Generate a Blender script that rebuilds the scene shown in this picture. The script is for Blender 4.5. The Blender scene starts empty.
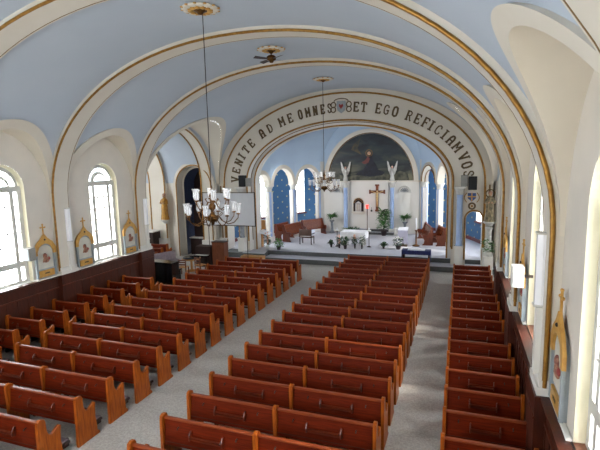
import bpy, bmesh, math, random
from mathutils import Vector, Matrix
random.seed(7)
sc = bpy.context.scene
COL = sc.collection
PI = math.pi

# ---------------------------------------------------------------- camera
F = 452.9
yaw, pit, rol = [math.radians(a) for a in (19.60, 7.94, -1.31)]
fw = Vector((-math.sin(yaw)*math.cos(pit), math.cos(yaw)*math.cos(pit), -math.sin(pit)))
rt = Vector((math.cos(yaw), math.sin(yaw), 0)); up = rt.cross(fw)
r2 = rt*math.cos(rol)+up*math.sin(rol); u2 = -rt*math.sin(rol)+up*math.cos(rol)
cd = bpy.data.cameras.new('camera'); cam = bpy.data.objects.new('camera', cd); COL.objects.link(cam)
cd.sensor_width = 36; cd.lens = F/600*36; cd.clip_start = .05; cd.clip_end = 300
M = Matrix((r2, u2, -fw)).transposed().to_4x4(); M.translation = Vector((6.32, 0, 5.77))
cam.matrix_world = M
sc.camera = cam

# ---------------------------------------------------------------- world, light, exposure
w = bpy.data.worlds.new('world'); sc.world = w; w.use_nodes = True
bgn = w.node_tree.nodes['Background']
bgn.inputs[0].default_value = (.93, .97, 1, 1); bgn.inputs[1].default_value = 9.0
sc.view_settings.view_transform = 'Standard'; sc.view_settings.look = 'None'
sc.view_settings.gamma = 1; sc.view_settings.use_curve_mapping = False
sc.view_settings.exposure = 1.14
sc.cycles.use_denoising = True
sc.cycles.max_bounces = 10; sc.cycles.diffuse_bounces = 7; sc.cycles.transparent_max_bounces = 16
sc.cycles.sample_clamp_indirect = 8
sun = bpy.data.lights.new('sun', 'SUN'); sun.energy = 3; sun.angle = .12; sun.color = (1, .93, .8)
so = bpy.data.objects.new('sun', sun); COL.objects.link(so)
so.rotation_euler = Vector((-.78, .12, -.62)).to_track_quat('-Z', 'Y').to_euler()
def portal(loc, nrm, wd, ht):
    l = bpy.data.lights.new('daylight_portal', 'AREA'); l.shape = 'RECTANGLE'; l.size = wd; l.size_y = ht
    l.cycles.is_portal = True
    o = bpy.data.objects.new('daylight_portal', l); COL.objects.link(o); o.location = loc
    n = Vector(nrm); z = -n; y = Vector((0, 0, 1)); x = y.cross(z).normalized()
    mm = Matrix((x, y, z)).transposed().to_4x4(); mm.translation = Vector(loc); o.matrix_world = mm

# ---------------------------------------------------------------- materials
def lin(c): return tuple(((v/255)/12.92 if v/255 <= .04045 else ((v/255+.055)/1.055)**2.4) for v in c)+(1,)
MAT = {}
REV = None
def mat(name, c, rough=.6, metal=0, c2=None, scale=4, stretch=(1, 1, 1), emis=None, es=0, bump=0, detail=3, lo=.35, hi=.65, spec=.5):
    m = bpy.data.materials.new(name); m.use_nodes = True; nt = m.node_tree; b = nt.nodes['Principled BSDF']
    b.inputs['Base Color'].default_value = lin(c); b.inputs['Roughness'].default_value = rough; b.inputs['Metallic'].default_value = metal
    b.inputs['Specular IOR Level'].default_value = spec
    if c2 or bump:
        tc = nt.nodes.new('ShaderNodeTexCoord'); mp = nt.nodes.new('ShaderNodeMapping'); mp.inputs['Scale'].default_value = stretch
        nz = nt.nodes.new('ShaderNodeTexNoise'); nz.inputs['Scale'].default_value = scale; nz.inputs['Detail'].default_value = detail
        nt.links.new(tc.outputs['Object'], mp.inputs[0]); nt.links.new(mp.outputs[0], nz.inputs['Vector'])
        if c2:
            r = nt.nodes.new('ShaderNodeValToRGB'); r.color_ramp.elements[0].position = lo; r.color_ramp.elements[1].position = hi
            r.color_ramp.elements[0].color = lin(c); r.color_ramp.elements[1].color = lin(c2)
            nt.links.new(nz.outputs[0], r.inputs[0]); nt.links.new(r.outputs[0], b.inputs['Base Color'])
        if bump:
            bp = nt.nodes.new('ShaderNodeBump'); bp.inputs['Strength'].default_value = bump; bp.inputs['Distance'].default_value = .01
            nt.links.new(nz.outputs[0], bp.inputs['Height']); nt.links.new(bp.outputs[0], b.inputs['Normal'])
    if emis:
        b.inputs['Emission Color'].default_value = lin(emis); b.inputs['Emission Strength'].default_value = es
    MAT[name] = m; return m
blue = mat('ceiling_blue', (178, 188, 200), .8, c2=(182, 191, 202), scale=.7)
cream = mat('cream_plaster', (208, 200, 186), .75, c2=(212, 205, 192), scale=1)
white = mat('white_plaster', (216, 213, 206), .7, c2=(220, 217, 211), scale=1)
wallp = mat('wall_plaster', (216, 208, 196), .75, c2=(210, 203, 192), scale=1.5)
gold = mat('gilding', (166, 122, 52), .4, .55, c2=(140, 98, 38), scale=9)
goldthin = mat('brown_gilding', (120, 92, 52), .5, .3)
carpet = mat('grey_carpet', (186, 181, 174), .95, c2=(162, 157, 150), scale=26, detail=8, bump=.2)
carpet2 = mat('pale_chancel_carpet', (186, 184, 190), .95, c2=(172, 171, 178), scale=20, detail=6)
riser = mat('grey_riser', (92, 94, 94), .8, c2=(84, 86, 86), scale=8)
backw = mat('pew_red_wood', (104, 31, 7), .45, c2=(80, 21, 4), scale=3, stretch=(1, 3, 14), detail=6, spec=.12)
seatw = mat('pew_seat_wood', (64, 18, 6), .45, c2=(44, 11, 4), scale=3, stretch=(1, 14, 3), detail=6)
endw = mat('pew_end_oak', (164, 84, 20), .4, c2=(128, 56, 10), scale=3, stretch=(8, 8, 1), detail=6, spec=.25)
railw = mat('pew_rail_wood', (134, 60, 22), .38, c2=(112, 44, 14), scale=3, stretch=(1, 10, 10), spec=.35)
rackw = mat('book_rack_wood', (100, 36, 12), .35, c2=(78, 24, 8), scale=3, stretch=(1, 10, 10))
panelw = mat('wainscot_wood', (76, 32, 16), .4, c2=(56, 22, 11), scale=2.5, stretch=(8, 8, 1), detail=6)
sidew = mat('wainscot_rail_wood', (100, 48, 28), .35, c2=(78, 34, 18), scale=3)
sillw = mat('sill_wood', (142, 92, 70), .4, c2=(126, 78, 58), scale=3, stretch=(6, 1, 6))
darkw = mat('dark_wood', (40, 14, 10), .45, c2=(30, 10, 8), scale=3, stretch=(6, 6, 1))
oak = mat('light_oak', (190, 136, 72), .4, c2=(168, 114, 56), scale=3, stretch=(1, 6, 8))
brownw = mat('brown_wood', (124, 70, 44), .45, c2=(102, 54, 32), scale=3, stretch=(8, 8, 1))
choire = mat('choir_pew_end_wood', (112, 52, 26), .35, c2=(84, 36, 16), scale=3, stretch=(8, 8, 1))
choirw = mat('choir_pew_wood', (130, 66, 34), .25, c2=(104, 46, 22), scale=3, stretch=(3, 3, 8))
black = mat('black_lacquer', (18, 18, 20), .2, c2=(24, 24, 27), scale=3)
blackm = mat('black_grille', (14, 14, 15), .7, c2=(24, 24, 25), scale=60)
brass = mat('antique_brass', (112, 78, 40), .32, .85, c2=(78, 52, 28), scale=9)
iron = mat('dark_metal', (66, 56, 50), .4, .8, c2=(52, 44, 40), scale=8)
shade = mat('lit_glass_shade', (214, 216, 220), .15, emis=(255, 252, 246), es=.05)
tube = mat('opal_glass', (244, 244, 248), .2)
framew = mat('window_frame_white', (205, 203, 196), .5, c2=(198, 196, 190), scale=4)
stgold = mat('station_gilt_wood', (206, 160, 84), .45, .15, c2=(186, 136, 62), scale=7)
stgrey = mat('station_grey_paint', (156, 164, 168), .6, c2=(146, 154, 158), scale=5)
stcream = mat('station_cream_field', (206, 202, 188), .6, c2=(192, 190, 180), scale=4)
relief = mat('painted_relief', (112, 62, 54), .6, c2=(176, 130, 104), scale=14)
red = mat('relief_red', (158, 62, 56), .6, c2=(140, 50, 46), scale=9)
shaftb = mat('pale_blue_shaft', (158, 182, 222), .5, c2=(168, 192, 228), scale=3)
vaultb = mat('chancel_pale_blue', (178, 198, 218), .8, c2=(183, 203, 222), scale=.8)
whitec = mat('white_cloth', (236, 236, 238), .8, c2=(226, 226, 230), scale=6, bump=.3)
lav = mat('lavender_cloth', (190, 188, 206), .8, c2=(178, 176, 196), scale=6)
navy = mat('navy_cloth', (24, 34, 92), .8, c2=(18, 26, 74), scale=8)
green = mat('leaf_green', (48, 96, 44), .5, c2=(92, 142, 74), scale=9)
dgreen = mat('dark_leaf_green', (26, 58, 30), .5, c2=(54, 88, 46), scale=9)
terra = mat('dark_pot', (44, 34, 40), .5, c2=(60, 46, 50), scale=5)
potw = mat('white_pot', (222, 220, 214), .4, c2=(210, 208, 202), scale=5)
flower = mat('pale_pink_petals', (206, 150, 128), .6, c2=(226, 190, 170), scale=14)
flowerw = mat('white_petals', (232, 232, 226), .6, c2=(214, 214, 204), scale=14)
robe = mat('statue_gold_robe', (190, 140, 46), .45, .2, c2=(140, 92, 34), scale=6, stretch=(3, 3, 1))
skin = mat('statue_skin', (196, 156, 124), .6, c2=(180, 138, 108), scale=6)
robe2 = mat('statue_cream_robe', (160, 142, 108), .5, c2=(78, 74, 54), scale=5, stretch=(2, 2, 1))
stonew = mat('white_stone', (206, 204, 198), .5, c2=(184, 182, 176), scale=6)
greyst = mat('grey_marble', (138, 142, 148), .35, c2=(108, 112, 118), scale=6)
silver = mat('grey_speaker_cloth', (150, 148, 142), .7, c2=(138, 136, 130), scale=50)
screenm = mat('projection_fabric', (214, 216, 220), .8, c2=(210, 212, 217), scale=2)
redglass = mat('red_lamp_glass', (220, 30, 30), .2, emis=(255, 40, 30), es=2.5)
copper = mat('polished_oak_cross', (122, 58, 22), .35, c2=(94, 42, 16), scale=8)
corpus = mat('corpus_gilt', (224, 198, 146), .4, .2, c2=(190, 150, 92), scale=8)
ink = mat('letter_brown', (104, 82, 44), .6, c2=(80, 62, 34), scale=12)
crestb = mat('crest_blue', (48, 82, 136), .5, c2=(40, 70, 120), scale=8)
base_red = mat('red_skirting', (112, 46, 46), .5, c2=(96, 38, 40), scale=5)
mauve = mat('grey_mauve_cloth', (150, 134, 140), .8, c2=(134, 120, 126), scale=6)
tan = mat('brown_leather', (92, 66, 54), .5, c2=(78, 54, 44), scale=9)

def glassmat():
    m = bpy.data.materials.new('window_glass'); m.use_nodes = True; nt = m.node_tree; nt.nodes.clear()
    o = nt.nodes.new('ShaderNodeOutputMaterial'); mx = nt.nodes.new('ShaderNodeMixShader'); t = nt.nodes.new('ShaderNodeBsdfTransparent'); g = nt.nodes.new('ShaderNodeBsdfGlossy')
    nz = nt.nodes.new('ShaderNodeTexNoise'); nz.inputs['Scale'].default_value = 6
    rp = nt.nodes.new('ShaderNodeValToRGB'); rp.color_ramp.elements[0].color = (.9, .92, .93, 1); rp.color_ramp.elements[1].color = (.98, .99, 1, 1)
    nt.links.new(nz.outputs[0], rp.inputs[0]); nt.links.new(rp.outputs[0], t.inputs[0])
    g.inputs['Roughness'].default_value = .1; mx.inputs[0].default_value = .04
    nt.links.new(t.outputs[0], mx.inputs[1]); nt.links.new(g.outputs[0], mx.inputs[2]); nt.links.new(mx.outputs[0], o.inputs[0]); return m
glass = glassmat()
soffit = mat('bounce_warmed_soffit', (216, 207, 190), .75, c2=(212, 203, 186), scale=1)  # cream warmed to carry light bounced off the window reveals
reveal = mat('reveal_cream', (234, 227, 200), .6, c2=(230, 222, 192), scale=3)
def shademat():   # clear fluted glass with a lit lamp inside
    m = MAT['lit_glass_shade']; nt = m.node_tree; b = nt.nodes['Principled BSDF']; o = nt.nodes['Material Output']
    mx = nt.nodes.new('ShaderNodeMixShader'); t = nt.nodes.new('ShaderNodeBsdfTransparent'); wv = nt.nodes.new('ShaderNodeTexWave'); tc = nt.nodes.new('ShaderNodeTexCoord')
    wv.inputs['Scale'].default_value = 9; wv.bands_direction = 'X'; nt.links.new(tc.outputs['Object'], wv.inputs['Vector'])
    mr = nt.nodes.new('ShaderNodeMapRange'); mr.inputs[3].default_value = .15; mr.inputs[4].default_value = .75; nt.links.new(wv.outputs['Fac'], mr.inputs[0])
    nt.links.new(mr.outputs[0], mx.inputs[0]); nt.links.new(b.outputs[0], mx.inputs[1]); nt.links.new(t.outputs[0], mx.inputs[2]); nt.links.new(mx.outputs[0], o.inputs['Surface'])
shademat()
def starmat():   # deep blue paint with staggered gold stars, over the wall's own UVs (metres)
    m = bpy.data.materials.new('blue_star_paint'); m.use_nodes = True; nt = m.node_tree; b = nt.nodes['Principled BSDF']; L = nt.links.new
    b.inputs['Roughness'].default_value = .7
    uv = nt.nodes.new('ShaderNodeTexCoord'); sp = nt.nodes.new('ShaderNodeSeparateXYZ'); L(uv.outputs['UV'], sp.inputs[0])
    def mth(op, a, bb=None, v=None):
        n = nt.nodes.new('ShaderNodeMath'); n.operation = op
        for i, x in enumerate((a, bb)):
            if x is None: continue
            if isinstance(x, (int, float)): n.inputs[i].default_value = x
            else: L(x, n.inputs[i])
        return n.outputs[0]
    row = mth('FLOOR', mth('DIVIDE', sp.outputs[1], .42))
    sh = mth('MULTIPLY', mth('MODULO', row, 2.0), .46)
    fx = mth('SUBTRACT', mth('FRACT', mth('DIVIDE', mth('ADD', sp.outputs[0], sh), .92)), .5)
    fy = mth('SUBTRACT', mth('FRACT', mth('DIVIDE', sp.outputs[1], .42)), .5)
    dx = mth('MULTIPLY', fx, .92); dy = mth('MULTIPLY', fy, .42)
    ang = mth('ARCTAN2', dy, dx)
    rad = mth('ADD', .06, mth('MULTIPLY', mth('COSINE', mth('MULTIPLY', ang, 5.0)), .02))
    d = mth('SQRT', mth('ADD', mth('MULTIPLY', dx, dx), mth('MULTIPLY', dy, dy)))
    k = mth('LESS_THAN', d, rad)
    mx = nt.nodes.new('ShaderNodeMixRGB'); L(k, mx.inputs[0]); mx.inputs[1].default_value = lin((62, 102, 138)); mx.inputs[2].default_value = lin((196, 184, 130))
    L(mx.outputs[0], b.inputs['Base Color']); return m
star = starmat()
nichen = mat('niche_shaded_blue', (50, 62, 92), .7, c2=(42, 52, 80), scale=5)  # star-wall blue darkened to carry the unlit shade of the niche
def paintmat():   # dark clouded night sky over rocks
    m = bpy.data.materials.new('oil_painting'); m.use_nodes = True; nt = m.node_tree; b = nt.nodes['Principled BSDF']; L = nt.links.new
    b.inputs['Roughness'].default_value = .5
    tc = nt.nodes.new('ShaderNodeTexCoord'); mp = nt.nodes.new('ShaderNodeMapping'); mp.inputs['Scale'].default_value = (.5, 1, 1.5); L(tc.outputs['Object'], mp.inputs[0])
    nz = nt.nodes.new('ShaderNodeTexNoise'); nz.inputs['Scale'].default_value = 1.1; nz.inputs['Detail'].default_value = 6; nz.inputs['Distortion'].default_value = .6; L(mp.outputs[0], nz.inputs['Vector'])
    r = nt.nodes.new('ShaderNodeValToRGB'); e = r.color_ramp.elements; e[0].position = .35; e[0].color = lin((14, 22, 32)); e[1].position = .75; e[1].color = lin((74, 76, 60))
    q = e.new(.52); q.color = lin((30, 42, 50)); L(nz.outputs[0], r.inputs[0])
    sp = nt.nodes.new('ShaderNodeSeparateXYZ'); L(tc.outputs['Object'], sp.inputs[0])
    mr = nt.nodes.new('ShaderNodeMapRange'); mr.inputs[1].default_value = 1.4; mr.inputs[2].default_value = .2; L(sp.outputs[2], mr.inputs[0])
    r2_ = nt.nodes.new('ShaderNodeValToRGB'); r2_.color_ramp.elements[0].position = .4; r2_.color_ramp.elements[0].color = lin((34, 38, 34)); r2_.color_ramp.elements[1].position = .65; r2_.color_ramp.elements[1].color = lin((112, 110, 88)); L(nz.outputs[0], r2_.inputs[0])
    mx = nt.nodes.new('ShaderNodeMixRGB'); L(mr.outputs[0], mx.inputs[0]); L(r.outputs[0], mx.inputs[1]); L(r2_.outputs[0], mx.inputs[2]); L(mx.outputs[0], b.inputs['Base Color']); return m
painting = paintmat()

# ---------------------------------------------------------------- mesh helpers
class MB:
    def __init__(s): s.v = []; s.f = []; s.m = []; s.uv = []; s.mats = []; s.sm = []
    def mi(s, m):
        if m not in s.mats: s.mats.append(m)
        return s.mats.index(m)
    def face(s, pts, m, uv=None, sm=False):
        n = len(s.v); s.v += [tuple(p) for p in pts]; s.f.append(tuple(range(n, n+len(pts)))); s.m.append(s.mi(m)); s.uv.append(uv); s.sm.append(sm)
    def grid(s, rows, m, closed=False, sm=True, uvs=None):
        n = len(s.v); R = len(rows); K = len(rows[0])
        for r in rows: s.v += [tuple(p) for p in r]
        for i in range(R-1):
            for j in range(K if closed else K-1):
                j2 = (j+1) % K
                s.f.append((n+i*K+j, n+i*K+j2, n+(i+1)*K+j2, n+(i+1)*K+j)); s.m.append(s.mi(m)); s.sm.append(sm)
                s.uv.append([uvs[i][j], uvs[i][j2], uvs[i+1][j2], uvs[i+1][j]] if uvs else None)
    def box(s, c, d, m, rz=0, bev=0):
        x, y, z = c; a, b_, h = d[0]/2, d[1]/2, d[2]/2; cs, sn = math.cos(rz), math.sin(rz)
        n = len(s.v)
        for dx, dy, dz in ((-a,-b_,-h),(a,-b_,-h),(a,b_,-h),(-a,b_,-h),(-a,-b_,h),(a,-b_,h),(a,b_,h),(-a,b_,h)):
            s.v.append((x+dx*cs-dy*sn, y+dx*sn+dy*cs, z+dz))
        for f in ((0,3,2,1),(4,5,6,7),(0,1,5,4),(1,2,6,5),(2,3,7,6),(3,0,4,7)):
            s.f.append(tuple(n+i for i in f)); s.m.append(s.mi(m)); s.uv.append(None); s.sm.append(False)
        return s
    def prism(s, pts, axis, a, b_, m, sm=False):   # polygon in the plane across axis, extruded from a to b_
        def P(p, t):
            return {'x': (t, p[0], p[1]), 'y': (p[0], t, p[1]), 'z': (p[0], p[1], t)}[axis]
        n = len(s.v); K = len(pts); s.v += [P(p, a) for p in pts]+[P(p, b_) for p in pts]
        s.f.append(tuple(range(n+K-1, n-1, -1))); s.f.append(tuple(range(n+K, n+2*K))); s.m += [s.mi(m)]*2; s.uv += [None]*2; s.sm += [False]*2
        for i in range(K):
            j = (i+1) % K; s.f.append((n+i, n+j, n+K+j, n+K+i)); s.m.append(s.mi(m)); s.uv.append(None); s.sm.append(sm)
        return s
    def lathe(s, prof, c, m, n=14, sm=True):
        rows = [[(c[0]+r*math.cos(2*PI*k/n), c[1]+r*math.sin(2*PI*k/n), c[2]+z) for k in range(n)] for r, z in prof]
        s.grid(rows, m, True, sm); return s
    def tube(s, path, r, m, n=8, closed=False, cap=True):
        path = [Vector(p) for p in path]; K = len(path); rows = []
        rr = r if isinstance(r, (list, tuple)) else [r]*K
        prev = None
        for i, p in enumerate(path):
            a = path[(i-1) % K] if (closed or i > 0) else path[i]; b_ = path[(i+1) % K] if (closed or i < K-1) else path[i]
            t = (b_-a).normalized()
            ref = prev if prev is not None else (Vector((0, 0, 1)) if abs(t.z) < .9 else Vector((1, 0, 0)))
            u = (ref-t*ref.dot(t))
            if u.length < 1e-5: u = Vector((0, 1, 0))-t*t.y
            u.normalize(); prev = u; v = t.cross(u)
            rows.append([p+u*rr[i]*math.cos(2*PI*k/n)+v*rr[i]*math.sin(2*PI*k/n) for k in range(n)])
        if closed: rows.append(rows[0])
        elif cap:
            s.face([rows[0][k] for k in range(n)], m); s.face([rows[-1][k] for k in reversed(range(n))], m)
        s.grid(rows, m, True); return s
    def ball(s, c, r, m, n=10, k=7, sq=(1, 1, 1)):
        rows = []
        for i in range(k+1):
            a = -PI/2+PI*i/k
            rows.append([(c[0]+sq[0]*r*math.cos(a)*math.cos(2*PI*j/n), c[1]+sq[1]*r*math.cos(a)*math.sin(2*PI*j/n), c[2]+sq[2]*r*math.sin(a)) for j in range(n)])
        s.grid(rows, m, True); return s
    def mesh(s, name):
        me = bpy.data.meshes.new(name); me.from_pydata(s.v, [], s.f)
        for m in s.mats: me.materials.append(m)
        me.polygons.foreach_set('material_index', s.m); me.polygons.foreach_set('use_smooth', s.sm)
        if any(u is not None for u in s.uv):
            ul = me.uv_layers.new(name='UVMap')
            for p, u in zip(me.polygons, s.uv):
                if u:
                    for li, q in zip(p.loop_indices, u): ul.data[li].uv = q
        me.update(); return me
    def build(s, name, parent=None, bevel=0, **kw):
        o = bpy.data.objects.new(name, s.mesh(name)); COL.objects.link(o)
        if parent is not None: o.parent = parent
        if bevel:
            b = o.modifiers.new('bevel', 'BEVEL'); b.width = bevel; b.segments = 2; b.limit_method = 'ANGLE'
        for k, v in kw.items(): o[k] = v
        return o
def struct(o): o['kind'] = 'structure'; return o
def thing(name, label, cat, loc=(0, 0, 0), rz=0, group=None):
    o = bpy.data.objects.new(name, None); COL.objects.link(o); o.location = loc; o.rotation_euler = (0, 0, rz)
    o['label'] = label; o['category'] = cat
    if group: o['group'] = group
    o.empty_display_size = .1
    return o
def tag(o, label, cat, group=None, kind=None):
    o['label'] = label; o['category'] = cat
    if group: o['group'] = group
    if kind: o['kind'] = kind
    return o
def copy_tree(o, parent=None):
    c = o.copy(); COL.objects.link(c)
    if parent is not None: c.parent = parent
    for ch in list(o.children): copy_tree(ch, c)
    return c
def arc(cx, cz, a, h, n=24, t0=0, t1=PI): return [(cx+a*math.cos(t0+(t1-t0)*i/n), cz+h*math.sin(t0+(t1-t0)*i/n)) for i in range(n+1)]
ORD = ['front', 'second', 'third', 'fourth', 'fifth', 'sixth', 'seventh', 'eighth', 'ninth', 'tenth', 'eleventh', 'twelfth', 'thirteenth', 'fourteenth', 'fifteenth', 'sixteenth', 'seventeenth', 'eighteenth', 'nineteenth', 'twentieth']

# ---------------------------------------------------------------- floor and platform
PZ = .38; FZ = -.13
struct(MB().box((0, 10.5, FZ-.05), (30, 31.6, .1), carpet).build('floor'))
YS1, YS2, YW, TW = 24.35, 25.35, 25.0, .9
pf = MB()
pf.prism([(-9, YS2), (-4.85, YS2), (9, YS2), (9, 37), (-9, 37)], 'z', FZ, PZ, riser)
pf.prism([(-9.0, 24.25), (-4.6, 24.25), (-4.85, YS2), (-9.0, YS2)], 'z', FZ, PZ-.001, riser)
pf.prism([(-8.98, YS2-.001), (8.98, YS2-.001), (8.98, 36.98), (-8.98, 36.98)], 'z', PZ, PZ+.004, carpet2)
pf.prism([(-6.1, 24.27), (-4.62, 24.27), (-4.87, YS2), (-6.1, YS2)], 'z', PZ-.001, PZ+.003, carpet2)
struct(pf.build('chancel_platform'))
s1 = MB().box((2.1, (YS1+YS2)/2, (FZ+.14)/2), (13.6, YS2-YS1, .14-FZ), riser); s1.box((2.1, (YS1+YS2)/2, .142), (13.58, YS2-YS1-.02, .006), carpet2)
struct(s1.build('chancel_step'))
for i, (hx, y0) in enumerate(((1.85, 32.55), (1.5, 32.9), (1.15, 33.2))):
    o = MB().box((0, (y0+33.5)/2, PZ+.085+.17*i), (2*hx, 33.5-y0, .17), riser); o.box((0, (y0+33.5)/2, PZ+.172+.17*i), (2*hx-.02, 33.48-y0, .008), carpet2)
    struct(o.build('altar_step'))

# ---------------------------------------------------------------- nave vault, side walls, ribs
A, ZS, H, SE = 7.9, 4.5, 5.2, 2.1
def xv(z): return A*max(0, 1-(max(0, z-ZS)/H)**SE)**(1/SE)
def vp(t, d=0): return (A-d)*max(0, math.cos(t))**(2/SE), ZS+(H-d)*max(0, math.sin(t))**(2/SE)
def zang(z, d=0): return math.asin(min(1, max(0, (z-ZS)/(H-d))**(SE/2)))
def prof(y, yc, wd, zs, h, low):
    t = (y-yc)/wd
    return zs+h*math.sqrt(1-t*t) if abs(t) < 1 else low
WR, SILL, SPR = .8, 1.78, 5.1
def cosspace(a, b, n): return [a+(b-a)*(1-math.cos(PI*i/n))/2 for i in range(n+1)]
def bay_vault(y0, y1, yc, wo, zo, ho, wi, zi, hi, s, mb):
    ys = sorted(set([round(v, 4) for v in cosspace(yc-wi, yc+wi, 28)]+[round(v, 4) for v in cosspace(yc+.1-WR, yc+.1+WR, 20)]+[round(v, 4) for v in cosspace(max(y0, yc-wo), min(y1, yc+wo), 30)]+[y0, y1]))
    ys = [y for y in ys if y0 <= y <= y1]
    colb, colc, cole, coli = [], [], [], []
    for y in ys:
        zb = prof(y, yc, wo, zo, ho, ZS+.001); zl = min(zb, prof(y, yc, wi, zi, hi, ZS)) if abs(y-yc) < wi else ZS
        tb = zang(zb); D = .07; b1, l1 = zang(zb, D), zang(zl, D)
        cb = [vp(PI/2+(tb-PI/2)*k/26) for k in range(27)]
        colb.append([(s*x, y, z) for x, z in cb])
        cc = [vp(b1+(l1-b1)*k/6, D) for k in range(7)]
        colc.append([(s*x, y, z) for x, z in cc]); cole.append([(s*cb[-1][0], y, cb[-1][1]), (s*cc[0][0], y, cc[0][1])])
        if abs(y-yc) <= wi+1e-6: coli.append([(s*cc[-1][0], y, cc[-1][1]), (s*xv(zl), y, zl)])
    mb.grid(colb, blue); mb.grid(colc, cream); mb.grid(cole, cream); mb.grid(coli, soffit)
    return ys
def side_wall(y0, y1, yb, s, wall, wi, zi, hi, wo):
    yc = yb+.1
    # wall plane with a round-arched window opening, the lunette soffit above, the window reveal
    X = s*A
    yl = sorted(set([round(v, 4) for v in cosspace(yb-wi, yb+wi, 28)]+[round(v, 4) for v in cosspace(yc-WR, yc+WR, 20)]+[round(v, 4) for v in cosspace(max(y0, yb-wo), min(y1, yb+wo), 30)]+[y0, y1]))
    yl = [y for y in yl if y0 <= y <= y1]
    top = lambda y: prof(y, yb, wi, zi, hi, ZS+.01)
    for a, b in zip(yl[:-1], yl[1:]):
        mid = (a+b)/2
        ta, tb = top(a if abs(a-yb) < wi-1e-4 or abs(mid-yb) > wi else mid), top(b if abs(b-yb) < wi-1e-4 or abs(mid-yb) > wi else mid)
        if abs(mid-yb) < wi: ta = prof(a, yb, wi, zi, hi, zi); tb = prof(b, yb, wi, zi, hi, zi)
        else: ta = tb = ZS+.02
        if abs(mid-yc) < WR:
            za = SPR+math.sqrt(max(0, WR**2-(a-yc)**2)); zb = SPR+math.sqrt(max(0, WR**2-(b-yc)**2))
            wall.face([(X, a, FZ), (X, b, FZ), (X, b, SILL), (X, a, SILL)], wallp)
            wall.face([(X, a, za), (X, b, zb), (X, b, tb), (X, a, ta)], wallp)
        else:
            wall.face([(X, a, FZ), (X, b, FZ), (X, b, tb), (X, a, ta)], wallp)
    sf = [y for y in yl if abs(y-yb) <= wi+1e-6]
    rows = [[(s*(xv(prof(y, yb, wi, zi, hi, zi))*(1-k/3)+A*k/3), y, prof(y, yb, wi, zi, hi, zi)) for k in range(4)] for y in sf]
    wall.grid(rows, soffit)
    # reveal
    out = [(yc-WR, SILL)]+[(y, z) for y, z in reversed(arc(yc, SPR, WR, WR, 20))]+[(yc+WR, SILL)]
    wall.grid([[(X, y, z) for y, z in out], [(s*(A+.25), yc+(y-yc)*.96, z-(.04 if z > SPR else 0)) for y, z in out]], reveal, sm=False)
    wall.face([(X, yc-WR, SILL), (X, yc+WR, SILL), (s*(A+.25), yc+WR, SILL+.03), (s*(A+.25), yc-WR, SILL+.03)], sillw if s > 0 else framew)
def window(n, s, yc):
    X = s*(A+.19); wd = WR*.95
    root = MB()
    # frame: outer arch, mullions, transoms, fan
    def ring(r, t, dd, z0=SPR, y=0):
        pts = [(yc-r, z0)]+[(p[0], p[1]) for p in reversed(arc(yc, z0, r, r, 20))]+[(yc+r, z0)]
        root.grid([[(X-dd, yy, zz) for yy, zz in pts], [(X-dd, yc+(yy-yc)*(r-t)/r, z0+(zz-z0)*(r-t)/r) for yy, zz in pts], [(X+dd, yc+(yy-yc)*(r-t)/r, z0+(zz-z0)*(r-t)/r) for yy, zz in pts]], framew, sm=False)
    ring(wd, .15, .04); ring(wd*.62, .14, .04)
    for sy in (-1, 1):
        root.box((X, yc+sy*(wd-.04), (SILL+SPR)/2), (.08, .16, SPR-SILL), framew)
        root.box((X, yc+sy*wd*.55, (SILL+SPR)/2), (.08, .14, SPR-SILL), framew)
    root.box((X, yc, SPR-.03), (.09, 2*wd, .2), framew); root.box((X, yc, 2.45), (.09, 2*wd, .2), framew); root.box((X, yc, SILL+.05), (.1, 2*wd, .1), framew)
    f = struct(root.build('window_%d' % n))
    br = MB()
    for z in (3.1, 3.56, 4.02, 4.48): br.box((X, yc, z), (.03, 2*wd, .045), framew)
    for t in (-.16, .16): br.box((X, yc+t, 3.75), (.03, .035, 2.3), framew)
    for a in (45, 90, 135):
        ca, sa = math.cos(math.radians(a)), math.sin(math.radians(a))
        br.tube([(X, yc+ca*wd*.5, SPR+sa*wd*.5), (X, yc+ca*wd*.95, SPR+sa*wd*.95)], .022, framew, 4)
    br.build('glazing_bars', f)
    pts = [(yc-wd, SILL)]+[(p[0], p[1]) for p in reversed(arc(yc, SPR, wd, wd, 20))]+[(yc+wd, SILL)]
    g = MB(); g.face([(X+s*.03, y, z) for y, z in pts], glass); g.build('window_pane', f)
    portal((s*(A+.6), yc, (SILL+SPR+WR)/2), (-s, 0, 0), 2*WR, SPR+WR-SILL)

RIBS = [-1.0, 3.0, 8.1, 12.6, 17.1]; RW = .7; RA, RH = 7.7, 5.03
ceil = MB(); wl = {-1: MB(), 1: MB()}
n = 1
for i in range(4):
    y0, y1 = RIBS[i]+RW, RIBS[i+1]; yc = (y0+y1)/2
    for s in (-1, 1):
        kk = (y1-y0)/3.8
        PP = (2.28*kk, 1.93*kk, 2.78, 2.5) if i != 1 else (2.5, 2.2, 2.9, 2.68)
        bay_vault(y0-RW/2, y1+RW/2, yc, PP[0], ZS, PP[2], PP[1], ZS, PP[3], s, ceil)
        side_wall(y0-RW/2, y1+RW/2, yc, s, wl[s], PP[1], ZS, PP[3], PP[0]); window(n, s, yc+.1); n += 1
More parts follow.
